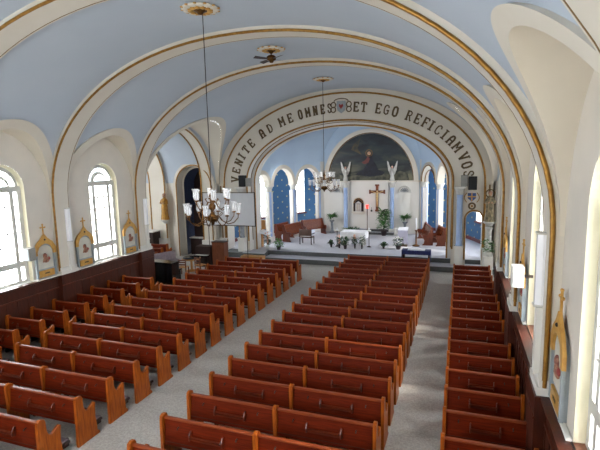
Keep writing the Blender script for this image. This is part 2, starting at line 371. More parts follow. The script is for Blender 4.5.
# wide bay with the transept arches
TY, TWI, TZ, TH = 21.4, 3.52, 4.6, 3.38
NX, NR, NZ = 9.55, 1.2, 4.45
for s in (-1, 1):
    bay_vault(17.1+RW/2, YW, TY, 3.72, 4.6, 3.58, TWI, TZ, TH, s, ceil)
    ys = [TY+TWI*math.cos(PI*k/40) for k in range(41)]
    zt = lambda y: TZ+TH*math.sqrt(max(0, 1-((y-TY)/TWI)**2))
    ceil.grid([[(s*(xv(zt(y))*(1-k/4)+8.05*k/4), y, zt(y)) for k in range(5)] for y in ys], cream)
    # transept barrel: cream ring, blue web, ribs
    ceil.grid([[(s*x, y, zt(y)) for x in (8.05, 8.3, 15)] for y in ys if y <= TY+1e-6], blue)
    rows = []
    for x in sorted(set([8.05, 8.3, 15]+[round(v, 4) for v in cosspace(NX-NR, NX+NR, 20)])):
        zl = NZ+math.sqrt(max(0, NR**2-(x-NX)**2)) if abs(x-NX) < NR else TZ
        t0 = math.asin(min(1, max(0, (zl-TZ)/TH))); rows.append([(s*x, TY+TWI*math.cos(PI/2+(t0-PI/2)*k/20), TZ+TH*math.sin(PI/2+(t0-PI/2)*k/20)) for k in range(21)])
    ceil.grid(rows, blue)
    wl[s].face([(s*A, 17.45, FZ), (s*A, TY-TWI, FZ), (s*A, TY-TWI, ZS), (s*A, 17.45, ZS)], wallp)
    wl[s].face([(s*A, TY-TWI, FZ), (s*15, TY-TWI, FZ), (s*15, TY-TWI, TZ), (s*A, TY-TWI, TZ)], wallp)
    # end wall of the transept with an unseen window added for light
    X = s*15
    for ya, yb, za, zb in ((17.8, 20.4, FZ, 8.2), (22.4, 25, FZ, 8.2), (20.4, 22.4, FZ, 2), (20.4, 22.4, 6, 8.2)):
        wl[s].face([(X, ya, za), (X, yb, za), (X, yb, zb), (X, ya, zb)], wallp)
    wf = MB(); wf.box((X, 21.4, 4), (.08, .1, 4), framew)
    for z in (2.05, 3, 4, 5, 5.95): wf.box((X, 21.4, z), (.08, 2, .08), framew)
    for y in (20.45, 22.35): wf.box((X, y, 4), (.08, .1, 4), framew)
    f = struct(wf.build('window_%d' % n)); n += 1
    g = MB(); g.face([(X+s*.03, 20.4, 2), (X+s*.03, 22.4, 2), (X+s*.03, 22.4, 6), (X+s*.03, 20.4, 6)], glass); g.build('window_pane', f)
    portal((X+s*.2, 21.4, 4), (-s, 0, 0), 2, 4)
struct(ceil.build('ceiling'))
struct(wl[-1].build('wall_left')); struct(wl[1].build('wall_right'))
# rear wall of the nave, behind the gallery, with an unseen window added to brighten the nave
bw = MB(); YB = -1.0
N = 40
for k in range(N):
    a, b = [-A+2*A*(k+j)/N for j in (0, 1)]
    top = lambda x: ZS+(H+.05)*max(0, 1-(abs(x)/(A+.05))**SE)**(1/SE)
    if max(abs(a), abs(b)) < 2.37:
        bw.face([(a, YB, FZ), (b, YB, FZ), (b, YB, 3.0), (a, YB, 3.0)], wallp); bw.face([(a, YB, 7.2), (b, YB, 7.2), (b, YB, top(b)), (a, YB, top(a))], wallp)
    else: bw.face([(a, YB, FZ), (b, YB, FZ), (b, YB, top(b)), (a, YB, top(a))], wallp)
struct(bw.build('wall_rear'))
fr = MB()
for k in range(5): fr.box((-2.3+1.15*k, YB, 5.1), (.09, .1, 4.2), framew)
for k in range(5): fr.box((0, YB, 3.0+1.05*k), (4.7, .1, .09), framew)
f = struct(fr.build('window_%d' % n)); n += 1
g = MB(); g.face([(-2.364, YB-.04, 3.0), (2.364, YB-.04, 3.0), (2.364, YB-.04, 7.2), (-2.364, YB-.04, 7.2)], glass); g.build('window_pane', f)
portal((0, YB-.3, 5.1), (0, 1, 0), 4.7, 4.2)

def edge_path(a, h, zs, zb, xc=0, n=48, e=2.0):
    A_ = [(xc+a*math.copysign(abs(math.cos(PI*i/n))**(2/e), math.cos(PI*i/n)), zs+h*max(0, math.sin(PI*i/n))**(2/e)) for i in range(n+1)]
    p = [(xc+a, z) for z in [zb+(zs-zb)*k/4 for k in range(4)]]+A_+[(xc-a, z) for z in [zs-(zs-zb)*(k+1)/4 for k in range(4)]]
    return p
def rib(i, y0, zb=1.78):
    mb = MB()
    inn = edge_path(RA, RH, ZS, zb, e=SE); out = edge_path(8.0, RH+.3, ZS, zb, e=SE)
    I = lambda y: [(x, y, z) for x, z in inn]; O = lambda y: [(x, y, z) for x, z in out]
    mb.grid([O(y0), I(y0), I(y0+RW), O(y0+RW)], cream, sm=False)
    o = struct(mb.build('trim_%d' % i))
    gp = edge_path(RA+.03, RH+.03, ZS, zb+.12, e=SE)
    MB().tube([(x, y0-.01, z) for x, z in gp], .042, gold, 6).build('gold_moulding', o)
    gp2 = edge_path(RA+.005, RH+.005, ZS, zb+.12, e=SE)
    MB().tube([(x, y0+RW-.06, z) for x, z in gp2], .014, goldthin, 5).build('thin_moulding', o)
    b = MB()
    for s in (-1, 1):
        b.box((s*7.76, y0+RW/2, zb+.07), (.3, RW+.1, .14), white); b.box((s*7.78, y0+RW/2, zb+.2), (.26, RW+.05, .12), white)
    b.build('pilaster_base', o)
for i, y in enumerate(RIBS): rib(i+1, y)

# wainscot with ledge
def wainscot(s, name):
    mb = MB(); F_ = 7.78
    mb.box((s*(F_+.04), 8.4, .8), (.1, 18.8, 1.88), panelw)
    mb.box((s*(F_-.01), 8.4, 1.755), (.2, 18.8, .05), panelw)
    mb.box((s*(F_-.02), 8.4, -.01), (.06, 18.8, .24), panelw); mb.box((s*(F_-.02), 8.4, 1.32), (.05, 18.8, .05), sidew)
    mb.box((s*(F_-.02), 8.4, 1.66), (.05, 18.8, .08), panelw)
    for y0 in RIBS: mb.box((s*(F_-.09), y0+RW/2, .825), (.22, RW+.2, 1.91), panelw); mb.box((s*(F_-.2), y0+RW/2, 1.4), (.03, RW+.2, .03), sidew)
    for k in range(46):
        y = -.4+.4*k; mb.box((s*(F_-.015), y, .78), (.03, .03, 1.05), panelw)
    o = struct(mb.build(name))
    lg = MB()
    for i in range(4):
        y0, y1 = RIBS[i]+RW, RIBS[i+1]; yc = (y0+y1)/2
        for a, b in ((y0, yc+.1-WR), (yc+.1+WR, y1)): lg.box((s*(F_-.01) if s < 0 else 7.85, (a+b)/2, 1.80), (.22 if s < 0 else .08, b-a, .04), white)
    lg.build('white_ledge', o)
wainscot(-1, 'trim_6'); wainscot(1, 'trim_7')

# ---------------------------------------------------------------- chancel wall with its text band, doors, pilasters
CA, CZ, CH = 5.9, 4.6, 3.36
def ctop(x): return ZS+(H+.1)*max(0, 1-(abs(x)/8.0)**SE)**(1/SE) if abs(x) < 8.0 else ZS
DX0, DX1, DZ = 6.63, 7.41, 2.62; DC = (DX0+DX1)/2; DR = (DX1-DX0)/2
xs = sorted(set([round(v, 4) for v in cosspace(-CA, CA, 60)]+[round(s*v, 4) for s in (-1, 1) for v in cosspace(DX0, DX1, 12)]+[round(s*v, 4) for s in (-1, 1) for v in (6.2, 7.6, 7.88, 8.0)]))
cw = MB()
for yy in (YW, YW+TW):
    for a, b in zip(xs[:-1], xs[1:]):
        m = (a+b)/2
        if abs(m) < CA:
            za, zb = [CZ+CH*math.sqrt(max(0, 1-(t/CA)**2)) for t in (a, b)]
        elif DX0 < abs(m) < DX1:
            za, zb = [DZ+math.sqrt(max(0, DR*DR-(abs(t)-DC)**2)) for t in (a, b)]
        else: za = zb = FZ
        cw.face([(a, yy, za), (b, yy, zb), (b, yy, ctop(b)), (a, yy, ctop(a))], cream)
ip = edge_path(CA, CH, CZ, 0)
cw.grid([[(x, YW, z) for x, z in ip], [(x, YW+TW, z) for x, z in ip]], white, sm=False)
for s in (-1, 1):
    dp = [(s*DX0, 0), (s*DX0, DZ)]+[(s*DC-DR*s*math.cos(t), DZ+DR*math.sin(t)) for t in [PI*k/12 for k in range(13)]]+[(s*DX1, DZ), (s*DX1, 0)]
    cw.grid([[(x, YW, z) for x, z in dp], [(x, YW+TW, z) for x, z in dp]], white, sm=False)
cwo = struct(cw.build('wall_chancel'))
def mould(path, y, r, m, name, par=cwo): return MB().tube([(x, y, z) for x, z in path], r, m, 6).build(name, par)
mould(edge_path(7.5, 4.98, 4.5, 1.2), YW-.02, .05, gold, 'gold_moulding')
mould(edge_path(CA+.05, CH+.05, CZ, 1.0), YW-.02, .05, gold, 'gold_moulding')
mould(edge_path(CA-.01, CH-.01, CZ, 1.0), YW+.45, .03, goldthin, 'gold_moulding')
# inner order of the chancel arch
io = MB(); i1 = edge_path(CA-.22, CH-.2, CZ, 0); i0 = edge_path(CA+.02, CH+.02, CZ, 0)
io.grid([[(x, YW+.55, z) for x, z in i0], [(x, YW+.55, z) for x, z in i1], [(x, YW+1.3, z) for x, z in i1]], white, sm=False)
struct(io.build('trim_8')); mould(i1, YW+.53, .045, gold, 'gold_moulding')
for s in (-1, 1):
    dp = [(s*(DC+(DR+.06)*c), z) for c, z in [(-1, .45), (-1, DZ)]]+[(s*DC-(DR+.06)*s*math.cos(t), DZ+(DR+.06)*math.sin(t)) for t in [PI*k/12 for k in range(13)]]+[(s*(DC+DR+.06), DZ), (s*(DC+DR+.06), .45)]
    mould(dp, YW-.02, .045, gold, 'door_moulding')
    for k in range(3): MB().box((s*(7.52+.1*k), YW-.05, 2.6), (.07, .1, 3.6), (gold, cream, goldthin)[k]).build('pilaster_strip', cwo)
    bs = MB(); bs.box((s*7.66, YW-.1, .6), (.42, .22, .94), white); bs.box((s*7.66, YW-.12, 1.1), (.46, .26, .08), white); bs.build('pilaster_plinth', cwo)
    # blue shafted pilaster
    sx = s*6.3
    b = MB(); b.box((sx, YW-.22, .67), (.4, .44, 1.054), white); b.box((sx, YW-.22, 1.2), (.46, .5, .06), white); o = thing('chancel_column', ('left' if s < 0 else 'right')+' pale blue column on white plinth at the '+('left' if s < 0 else 'right')+' foot of the lettered arch', 'column', (0, 0, 0), group='columns of the lettered arch')
    b.build('plinth', o)
    MB().lathe([(.16, 0), (.18, .04), (.145, .1), (.14, 2.6), (.17, 2.66)], (sx, YW-.22, 1.23), shaftb if s > 0 else greyst, 14).build('shaft', o)
    c = MB().lathe([(.15, 0), (.2, .05), (.17, .12), (.24, .3), (.26, .34)], (sx, YW-.22, 3.9), stonew, 12); c.box((sx, YW-.22, 4.28), (.58, .5, .08), white); c.build('capital', o)

# ---------------------------------------------------------------- lettering on the band
def seg(p, q, wv=.15): return (p, q, wv)
T_ = .2
def glyph(c):
    S = []
    def L_(*pts, w=T_): S.append((pts, w))
    def serif(x, y, l=.34): L_((x-l/2, y), (x+l/2, y), w=.14)
    if c == 'V': L_((.1, 1), (.4, 0), (.7, 1)); serif(.1, 1); serif(.7, 1)
    if c == 'E': L_((.15, 0), (.15, 1)); L_((.05, .03), (.68, .03), (.7, .22), w=.15); L_((.05, .97), (.68, .97), (.7, .78), w=.15); L_((.15, .5), (.52, .5), w=.15); L_((.52, .38), (.52, .62), w=.08)
    if c == 'F': L_((.15, 0), (.15, 1)); serif(.15, .03); L_((.05, .97), (.68, .97), (.7, .78), w=.15); L_((.15, .5), (.52, .5), w=.15); L_((.52, .38), (.52, .62), w=.08)
    if c == 'N': L_((.14, 0), (.14, 1)); L_((.14, 1), (.66, 0)); L_((.66, 0), (.66, 1)); serif(.14, .03); serif(.66, .97); serif(.14, .97)
    if c == 'I': L_((.3, 0), (.3, 1)); serif(.3, .03, .46); serif(.3, .97, .46)
    if c == 'T': L_((.4, 0), (.4, 1)); serif(.4, .03, .4); L_((.05, .75), (.07, .97), (.73, .97), (.75, .75), w=.15)
    if c == 'A': L_((.14, 0), (.14, .7), (.25, .93), (.4, .98), (.55, .93), (.66, .7), (.66, 0)); L_((.14, .48), (.66, .48), w=.14); serif(.14, .03); serif(.66, .03)
    if c == 'D': L_((.15, 0), (.15, 1)); L_((.05, .97), (.45, .95), (.66, .75), (.7, .5), (.66, .25), (.45, .05), (.05, .03), w=.13)
    if c == 'M': L_((.1, 0), (.1, 1)); L_((.1, 1), (.42, .35), (.74, 1), w=.13); L_((.74, 1), (.74, 0)); serif(.1, .03, .3); serif(.74, .03, .3); serif(.1, .97, .26); serif(.74, .97, .26)
    if c == 'O': L_((.4, 1), (.16, .88), (.1, .5), (.16, .12), (.4, 0), (.64, .12), (.7, .5), (.64, .88), (.4, 1))
    if c == 'S': L_((.66, .72), (.62, .9), (.4, .98), (.18, .88), (.16, .68), (.4, .52), (.64, .38), (.64, .14), (.4, .02), (.16, .1), (.12, .3), w=.14)
    if c == 'G': L_((.68, .74), (.6, .92), (.38, .98), (.16, .82), (.1, .5), (.16, .16), (.4, .02), (.64, .12), (.66, .42), w=.14); L_((.44, .44), (.74, .44), w=.14)
    if c == 'C': L_((.68, .72), (.6, .92), (.38, .98), (.16, .82), (.1, .5), (.16, .16), (.4, .02), (.64, .12), (.7, .3), w=.14)
    if c == 'R': L_((.15, 0), (.15, 1)); L_((.05, .97), (.45, .97), (.64, .85), (.62, .62), (.45, .52), (.15, .5), w=.13); L_((.42, .52), (.66, .04), (.76, .04), w=.14); serif(.15, .03)
    return S
ins = thing('arch_inscription', 'brown Latin lettering VENITE AD ME OMNES ET EGO REFICIAM VOS along the cream arch band', 'inscription', (0, YW-.012, 0))
TEXT = [('V', 178), ('E', 170.3), ('N', 163.2), ('I', 157.3), ('T', 151.8), ('E', 145.8), ('A', 136), ('D', 130), ('M', 122.1), ('E', 116.8), ('O', 111), ('M', 107), ('N', 103), ('E', 99.2), ('S', 95.8),
        ('E', 82.8), ('T', 79.2), ('E', 72.2), ('G', 68.3), ('O', 64), ('R', 56.8), ('E', 52.2), ('F', 47.6), ('I', 43.9), ('C', 39.8), ('I', 34.9), ('A', 30.3), ('M', 24.6), ('V', 17.0), ('O', 10.8), ('S', 4.6)]
for c, deg in TEXT:
    t = math.radians(deg); cx, cz = 6.72*math.cos(t), 4.65+4.06*math.sin(t)
    tx, tz = 6.72*math.sin(t), -4.06*math.cos(t); l = math.hypot(tx, tz); tx /= l; tz /= l      # reading direction
    nx, nz = -tz, tx
    if nx*math.cos(t)+nz*math.sin(t) < 0: nx, nz = -nx, -nz
    mb = MB(); hgt = .5
    wmul = .62 if 90 < deg < 112 else .8
    for pts, wv in glyph(c):
        P = [((px-.4)*hgt*wmul, (py-.5)*hgt) for px, py in pts]
        for (a0, b0), (a1, b1) in zip(P[:-1], P[1:]):
            dx, dz = a1-a0, b1-b0; q = math.hypot(dx, dz); ux, uz = dx/q, dz/q; hw = wv*hgt/2; e = hw*.3
            quad = [(a0-ux*e-uz*hw, b0-uz*e+ux*hw), (a1+ux*e-uz*hw, b1+uz*e+ux*hw), (a1+ux*e+uz*hw, b1+uz*e-ux*hw), (a0-ux*e+uz*hw, b0-uz*e-ux*hw)]
            mb.prism([(cx+tx*u_+nx*v_, cz+tz*u_+nz*v_) for u_, v_ in quad], 'y', -.012, .008, ink)
    mb.build('letter', ins)
# shield emblem at the crown, scrolls at the right foot
em = thing('crown_emblem', 'small grey shield with red heart between ring scrolls at arch crown', 'emblem', (0, YW-.045, 8.74))
MB().prism([(-.24, .3), (.24, .3), (.27, .1), (.2, -.22), (0, -.36), (-.2, -.22), (-.27, .1)], 'y', -.03, .02, stgrey).build('shield', em)
MB().prism([(0, -.14), (.12, .02), (.1, .14), (0, .08), (-.1, .14), (-.12, .02)], 'y', -.05, -.025, red).build('heart', em)
for s in (-1, 1):
    for dz in (.1, -.16):
        MB().tube([(s*.44+.13*math.cos(t), -.02, dz+.14*math.sin(t)) for t in [2*PI*k/16 for k in range(16)]], .03, ink, 5, True).build('scroll', em)
MB().tube([(.4*math.cos(t), -.02, .27+.16*math.sin(t)) for t in [PI*k/12 for k in range(13)]], .025, ink, 5).build('ribbon', em)
for s in (-1, 1):
    sd = 'right' if s > 0 else 'left'
    if s > 0:
        c = thing('wall_crest', 'blue quartered crest with gilt scrolls above the small arched doorway on the right', 'crest', (6.88, YW-.02, 3.77))
        MB().prism([(-.2, .2), (.2, .2), (.2, -.06), (0, -.24), (-.2, -.06)], 'y', -.03, .02, crestb).build('shield', c)
        g = MB(); g.box((0, -.035, 0), (.06, .02, .42), stgold); g.box((0, -.035, .02), (.4, .02, .06), stgold); g.build('cross', c)
        for q in (-1, 1): MB().tube([(q*(.24+.12*math.sin(t)), -.01, .22-.5*t/PI) for t in [PI*k/10 for k in range(11)]], .022, gold, 5).build('scroll', c)
        c = thing('wall_medallion', 'round brown and gold medallion directly above the small arched doorway', 'medallion', (6.9, YW-.02, 3.3))
        MB().tube([(.15*math.cos(t), -.01, .15*math.sin(t)) for t in [2*PI*k/20 for k in range(20)]], .045, ink, 6, True).build('ring', c)
        MB().prism([(.06*math.cos(2*PI*k/12), .06*math.sin(2*PI*k/12)) for k in range(12)], 'y', -.04, 0, gold).build('boss', c)

# ---------------------------------------------------------------- transept east walls and side-altar niches
NY = 24.7
for s in (-1, 1):
    tw = MB(); xs_ = sorted(set([7.88, 15]+[round(v, 4) for v in cosspace(NX-NR, NX+NR, 20)]))
    for a, b in zip(xs_[:-1], xs_[1:]):
        m = (a+b)/2
        za, zb = ([NZ+math.sqrt(max(0, NR**2-(t-NX)**2)) for t in (a, b)] if abs(m-NX) < NR else (FZ, FZ))
        tw.face([(s*a, YW, za), (s*b, YW, zb), (s*b, YW, 5.8), (s*a, YW, 5.8)], wallp)
    npth = [(NX-NR, FZ)]+[(x, z) for x, z in reversed(arc(NX, NZ, NR, NR, 20))]+[(NX+NR, FZ)]
    sc2 = lambda q: [(NX+(x-NX)*q, NZ+(z-NZ)*q if z > NZ else z) for x, z in npth]
    tw.grid([[(s*x, YW, z) for x, z in sc2(1.22)], [(s*x, NY, z) for x, z in sc2(1.22)], [(s*x, NY, z) for x, z in npth], [(s*x, YW+.3, z) for x, z in npth], [(s*x, YW+.3, z) for x, z in sc2(.9)]], cream, sm=False)
    uv = [[(k*.18, v) for k in range(len(npth))] for v in (0, 1.3)]
    tw.grid([[(s*x, YW+.3, z) for x, z in sc2(.9)], [(s*x, YW+1.5, z) for x, z in sc2(.9)]], star, sm=False, uvs=uv) if False else tw.grid([[(s*x, YW+.3, z) for x, z in sc2(.9)], [(s*x, YW+1.5, z) for x, z in sc2(.9)]], nichen, sm=False)
    tw.face([(s*(NX+(x-NX)*1.0), YW+1.5, z) for x, z in npth], darkw)
    o = struct(tw.build('wall_transept_'+('left' if s < 0 else 'right')))
    MB().tube([(s*x, NY-.01, z) for x, z in sc2(1.05)], .04, gold, 6).build('gold_moulding', o)
    # transept ribs
    zt = lambda a, t: (TY+a*math.cos(t), TZ+(a-.12)*math.sin(t))
    for x0, x1 in ((8.3, 9.0), (11.75, 12.9)):
        r = MB(); rr = 3.36
        pth = [(TY+rr, z) for z in (FZ, 2, 4)]+[(TY+rr*math.cos(t), TZ+(rr-.13)*math.sin(t)) for t in [PI*k/40 for k in range(41)]]+[(TY-rr, z) for z in (4, 2, FZ)]
        po = [(TY+(y-TY)*1.07, TZ+(z-TZ)*1.07 if z > TZ else z) for y, z in pth]
        r.grid([[(s*x0, y, z) for y, z in po], [(s*x0, y, z) for y, z in pth], [(s*x1, y, z) for y, z in pth], [(s*x1, y, z) for y, z in po]], cream, sm=False)
        q = struct(r.build('trim_%d' % (9 if x0 < 9 else 10)))
        for xx in (x0, x1): MB().tube([(s*xx, TY+(y-TY)*.998, z) for y, z in pth], .045, gold, 6).build('gold_moulding', q)
        MB().box((s*(x0+x1)/2, TY+3.36, .5), (x1-x0+.1, .35, 1.0), white).build('plinth', q)

# ---------------------------------------------------------------- apse: arcade, ambulatory, vault, east wall
AP = [(5.95, 25.95), (5.65, 28.0), (4.88, 30.6), (3.7, 33.0), (3.55, 33.5)]
BP = [(8.3, 25.9), (8.3, 28.4), (7.1, 31.6), (5.5, 34.6), (3.4, 36.0), (0, 36.4)]
ZC, ZT = 4.22, 5.75
apm = MB(); TI = .4
mouldings = []
for s in (-1, 1):
    for i in range(3):
        p, q = Vector((s*AP[i][0], AP[i][1])), Vector((s*AP[i+1][0], AP[i+1][1])); L_ = (q-p).length; d = (q-p)/L_; nrm = Vector((d.y, -d.x))*s   # outward
        r = (L_-.5)/2; c = L_/2
        us = sorted(set([0, L_]+[round(v, 4) for v in cosspace(c-r, c+r, 20)]))
        W = lambda u, z, t=0: (p.x+d.x*u+nrm.x*t, p.y+d.y*u+nrm.y*t, z)
        for a, b in zip(us[:-1], us[1:]):
            m = (a+b)/2
            za, zb = ([ZC+math.sqrt(max(0, r*r-(t-c)**2)) for t in (a, b)] if abs(m-c) < r else (ZC, ZC))
            for t in (0, TI): apm.face([W(a, za, t), W(b, zb, t), W(b, ZT, t), W(a, ZT, t)], vaultb)
        for (a, b) in ((0, c-r), (c+r, L_)): apm.face([W(a, ZC, 0), W(b, ZC, 0), W(b, ZC, TI), W(a, ZC, TI)], cream)
        ar = arc(c, ZC, r, r, 20); ao = arc(c, ZC, min(r+.27, L_/2), r+.27, 20)
        apm.grid([[W(u, z, 0) for u, z in ao], [W(u, z, -.05) for u, z in ao], [W(u, z, -.05) for u, z in ar], [W(u, z, 0) for u, z in ar]], cream, sm=False)
        apm.grid([[W(u, z, 0) for u, z in ar], [W(u, z, TI) for u, z in ar]], cream)
        mouldings.append([(r+.2, W, c, .02, cream), (r+.03, W, c, .03, gold)])
for s in (-1, 1):
    (xa, ya), (xb, yb) = AP[3], AP[4]
    for t in (0, .3): apm.face([(s*(xa+t), ya, PZ), (s*(xb+t+.3*(t > 0)), yb+.05, PZ), (s*(xb+t+.3*(t > 0)), yb+.05, ZT), (s*(xa+t), ya, ZT)], white if t == 0 else vaultb)
    apm.face([(s*xa, ya, ZC+.1), (s*(xa+.3), ya, ZC+.1), (s*(xa+.3), ya, ZT), (s*xa, ya, ZT)], vaultb)
apo = struct(apm.build('wall_apse_arcade'))
for ms in mouldings:
    for r, W, c, tr, m in ms: MB().tube([W(u, z, -.06) for u, z in arc(c, ZC, r, r, 20)], tr, m, 6).build('arch_moulding', apo)
# columns of the arcade
cn = 0
for s in (-1, 1):
    for i in (1, 2, 3):
        p = Vector((s*AP[i][0], AP[i][1])); q0 = Vector((s*AP[i-1][0], AP[i-1][1])); q1 = Vector((s*AP[i+1][0], AP[i+1][1])); t = (q1-q0).normalized(); nrm = Vector((t.y, -t.x))*s
        p = p+nrm*.2; rz = math.atan2(t.y, t.x)
        side = 'left' if s < 0 else 'right'
        o = thing('arcade_column', 'pale blue column with cream capital, %s on the %s side of the apse' % (['', 'nearest the nave', 'middle one', 'nearest the altar wall'][i], side), 'column', (p.x, p.y, PZ+.004), rz, 'columns of the apse arcade')
        MB().box((0, 0, .2), (.5, .5, .4), white).build('plinth', o, .01)
        sh = MB().lathe([(.2, .4), (.17, .46), (.165, 3.36), (.2, 3.42)], (0, 0, 0), shaftb, 14)
        sh.box((-.2, 0, 1.9), (.09, .3, 3.0), white); sh.box((.2, 0, 1.9), (.09, .3, 3.0), white); sh.build('shaft', o)
        MB().lathe([(.19, 3.42), (.22, 3.5), (.2, 3.56), (.28, 3.74), (.3, 3.78)], (0, 0, 0), stonew, 12).box((0, 0, 3.805), (.6, .46, .06), cream).build('capital', o)
# ambulatory outer wall
am = MB(); winspec = {0: (.6, 2.2), 1: (1.55, 2.75), 2: (2.2, 3.32)}; k = 0  # the pair nearest the nave is added to brighten the chancel
for s in (-1, 1):
    dist = 0
    for i in range(5):
        p, q = Vector((s*BP[i][0], BP[i][1])), Vector((s*BP[i+1][0], BP[i+1][1])); L_ = (q-p).length; d = (q-p)/L_
        W = lambda u, z: (p.x+d.x*u, p.y+d.y*u, z)
        def F4(a, b, z0, z1): am.face([W(a, z0), W(b, z0), W(b, z1), W(a, z1)], star, [(dist+a, z0), (dist+b, z0), (dist+b, z1), (dist+a, z1)])
        if i in winspec:
            a, b = winspec[i]; wz0, wz1 = 1.75, 5.3
            F4(0, a, 0, 6.1); F4(b, L_, 0, 6.1); F4(a, b, 0, wz0); F4(a, b, wz1, 6.1)
            fr = MB(); ang = math.atan2(d.y, d.x); cm = W((a+b)/2, 0)
            for zz in (wz0+.03, 2.6, 3.4, 4.2, wz1-.03): fr.box((cm[0], cm[1], zz), (b-a, .07, .05), framew, ang)
            for uu in (a+.03, (a+b)/2, b-.03): t = W(uu, 0); fr.box((t[0], t[1], (wz0+wz1)/2), (.05, .07, wz1-wz0), framew, ang)
            f = struct(fr.build('window_%d' % n)); n += 1
            sl = MB().box((cm[0], cm[1], wz0-.05), (b-a+.2, .24, .1), base_red, ang); sl.build('window_sill', f)
            nr = Vector((d.y, -d.x))*s
            g = MB(); g.face([(W(u, z)[0]+nr.x*.04, W(u, z)[1]+nr.y*.04, z) for u, z in ((a, wz0), (b, wz0), (b, wz1), (a, wz1))], glass); g.build('window_pane', f)
            portal((cm[0]+nr.x*.15, cm[1]+nr.y*.15, (wz0+wz1)/2), (-nr.x, -nr.y, 0), b-a, wz1-wz0)
        else: F4(0, L_, 0, 6.1)
        am.box(((p.x+q.x)/2, (p.y+q.y)/2, PZ+.12), (L_, .06, .22), base_red, math.atan2(d.y, d.x))
        dist += L_
struct(am.build('wall_ambulatory'))
ac = MB()
for s in (-1, 1):
    rows = [[(s*x, y, 6.0) for x, y in BP], [(s*x, y, ZT) for x, y in AP[:3]+[AP[3], AP[4], (0, 34.2)]]]
    ac.grid(rows, vaultb, sm=False)
struct(ac.build('ceiling_ambulatory'))
# apse vault shell
av = MB()
def wat(y):
    for (x0, y0), (x1, y1) in zip(AP[:-1], AP[1:]):
        if y0 <= y <= y1+1e-6: return x0+(x1-x0)*(y-y0)/(y1-y0)
    return AP[0][0]
rows = []
for k in range(20):
    y = 25.9+(33.52-25.9)*k/19; wd = wat(min(max(y, 25.95), 33.5))+.02
    hh = 3.35
    rows.append([(wd*math.cos(t), y, ZT-.02+hh*math.sin(t)) for t in [PI*j/40 for j in range(41)]])
av.grid(rows, vaultb)
ew = MB(); ew.face([(x, 33.52, z) for x, z in [(4.1, PZ)]+[(rows[-1][j][0], rows[-1][j][2]) for j in range(41)]+[(-4.1, PZ)]], vaultb); struct(ew.build('wall_apse_end'))
rows0 = rows[0]
av.grid([[(p[0]*1.0, 25.9, p[2]) for p in rows0], [(5.66*math.cos(t), 25.9, CZ+3.1*math.sin(t)) for t in [PI*j/40 for j in range(41)]]], white, sm=False)
struct(av.build('ceiling_apse'))

# reredos wall, tympanum painting
YA = 33.5
rd = MB(); rd.box((-.02, YA-.06, (PZ+4.2)/2), (7.1, .12, 4.2-PZ), white); rd.box((-.02, YA-.11, 4.22), (7.2, .22, .1), cream)
rd.box((0, YA-.16, (PZ+4.24)/2), (2.74, .32, 4.24-PZ), white); rd.box((0, YA-.18, 4.27), (2.84, .38, .08), cream)
for x in (-2.55, 2.5):
    rd.box((x, YA-.13, 1.95), (.9, .03, 2.9), white)
struct(rd.build('wall_reredos'))
for x in (-2.55, 2.5):
    o = thing('blind_arch_relief', 'white plaster shell arch relief on the reredos panel %s of the crucifix' % ('left' if x < 0 else 'right'), 'relief', (x, YA-.16, 3.45), group='shell reliefs on the reredos')
    MB().tube([(.42*math.cos(t), 0, .4*math.sin(t)) for t in [PI*k/16 for k in range(17)]], .05, stonew, 6).build('arch', o)
    fan = MB()
    for k in range(7):
        t = PI*(k+.5)/7; fan.tube([(0, 0, .02), (.3*math.cos(t), -.01, .3*math.sin(t))], [.02, .04], greyst, 5)
    fan.build('fan', o); MB().box((0, 0, -.04), (1.0, .05, .06), stonew).build('ledge', o)
pt = thing('tympanum_painting', 'large arched dark painting of a kneeling robed figure under a night sky', 'painting', (0, YA-.1, 4.27))
MB().prism([(p[0], p[1]) for p in arc(-.02, 0, 3.1, 3.42, 32)], 'y', -.05, .0, painting).build('canvas', pt)
MB().tube([(x, -.06, z) for x, z in arc(-.02, 0, 3.16, 3.48, 40)], .05, goldthin, 6).build('inner_frame', pt)
fm = MB(); a0, a1 = arc(-.02, 0, 3.18, 3.5, 40), arc(-.02, 0, 3.5, 3.78, 40)
fm.grid([[(x, .06, z) for x, z in a1], [(x, -.16, z) for x, z in a1], [(x, -.16, z) for x, z in a0], [(x, 0, z) for x, z in a0]], cream, sm=False); fm.build('arch_frame', pt)
paintred = mat('painted_sash', (112, 58, 54), .6, c2=(86, 44, 42), scale=6)
fg = MB()
fg.prism([(-1.1, .45), (-.75, .7), (-.45, .85), (-.2, 1.25), (-.28, 1.6), (-.05, 1.85), (.14, 1.8), (.22, 1.5), (.42, 1.2), (.6, .8), (1.1, .62), (.9, .4), (0, .3)], 'y', -.07, -.04, mat('painted_robe_dark', (30, 34, 50), .6, c2=(18, 20, 30), scale=5)); fg.build('painted_robe', pt)
fg = MB(); fg.prism([(-.42, 1.22), (-.1, 1.3), (.0, 1.62), (-.15, 1.78), (-.35, 1.5), (-.62, 1.36)], 'y', -.075, -.045, paintred); fg.ball((-.06, -.06, 2.0), .14, skin, sq=(1, .3, 1)); fg.build('painted_figure', pt)
MB().tube([(-.06+.24*math.cos(t), -.065, 2.02+.24*math.sin(t)) for t in [2*PI*k/18 for k in range(18)]], .018, gold, 5, True).build('halo', pt)
ck = MB(); ck.prism([(-2.9, .0), (2.85, .0), (2.7, .55), (2.2, .7), (1.5, .42), (.8, .5), (0, .3), (-.9, .45), (-1.7, .3), (-2.4, .5)], 'y', -.06, -.04, mat('painted_rock', (98, 96, 78), .6, c2=(52, 54, 46), scale=3)); ck.build('painted_rocks', pt)
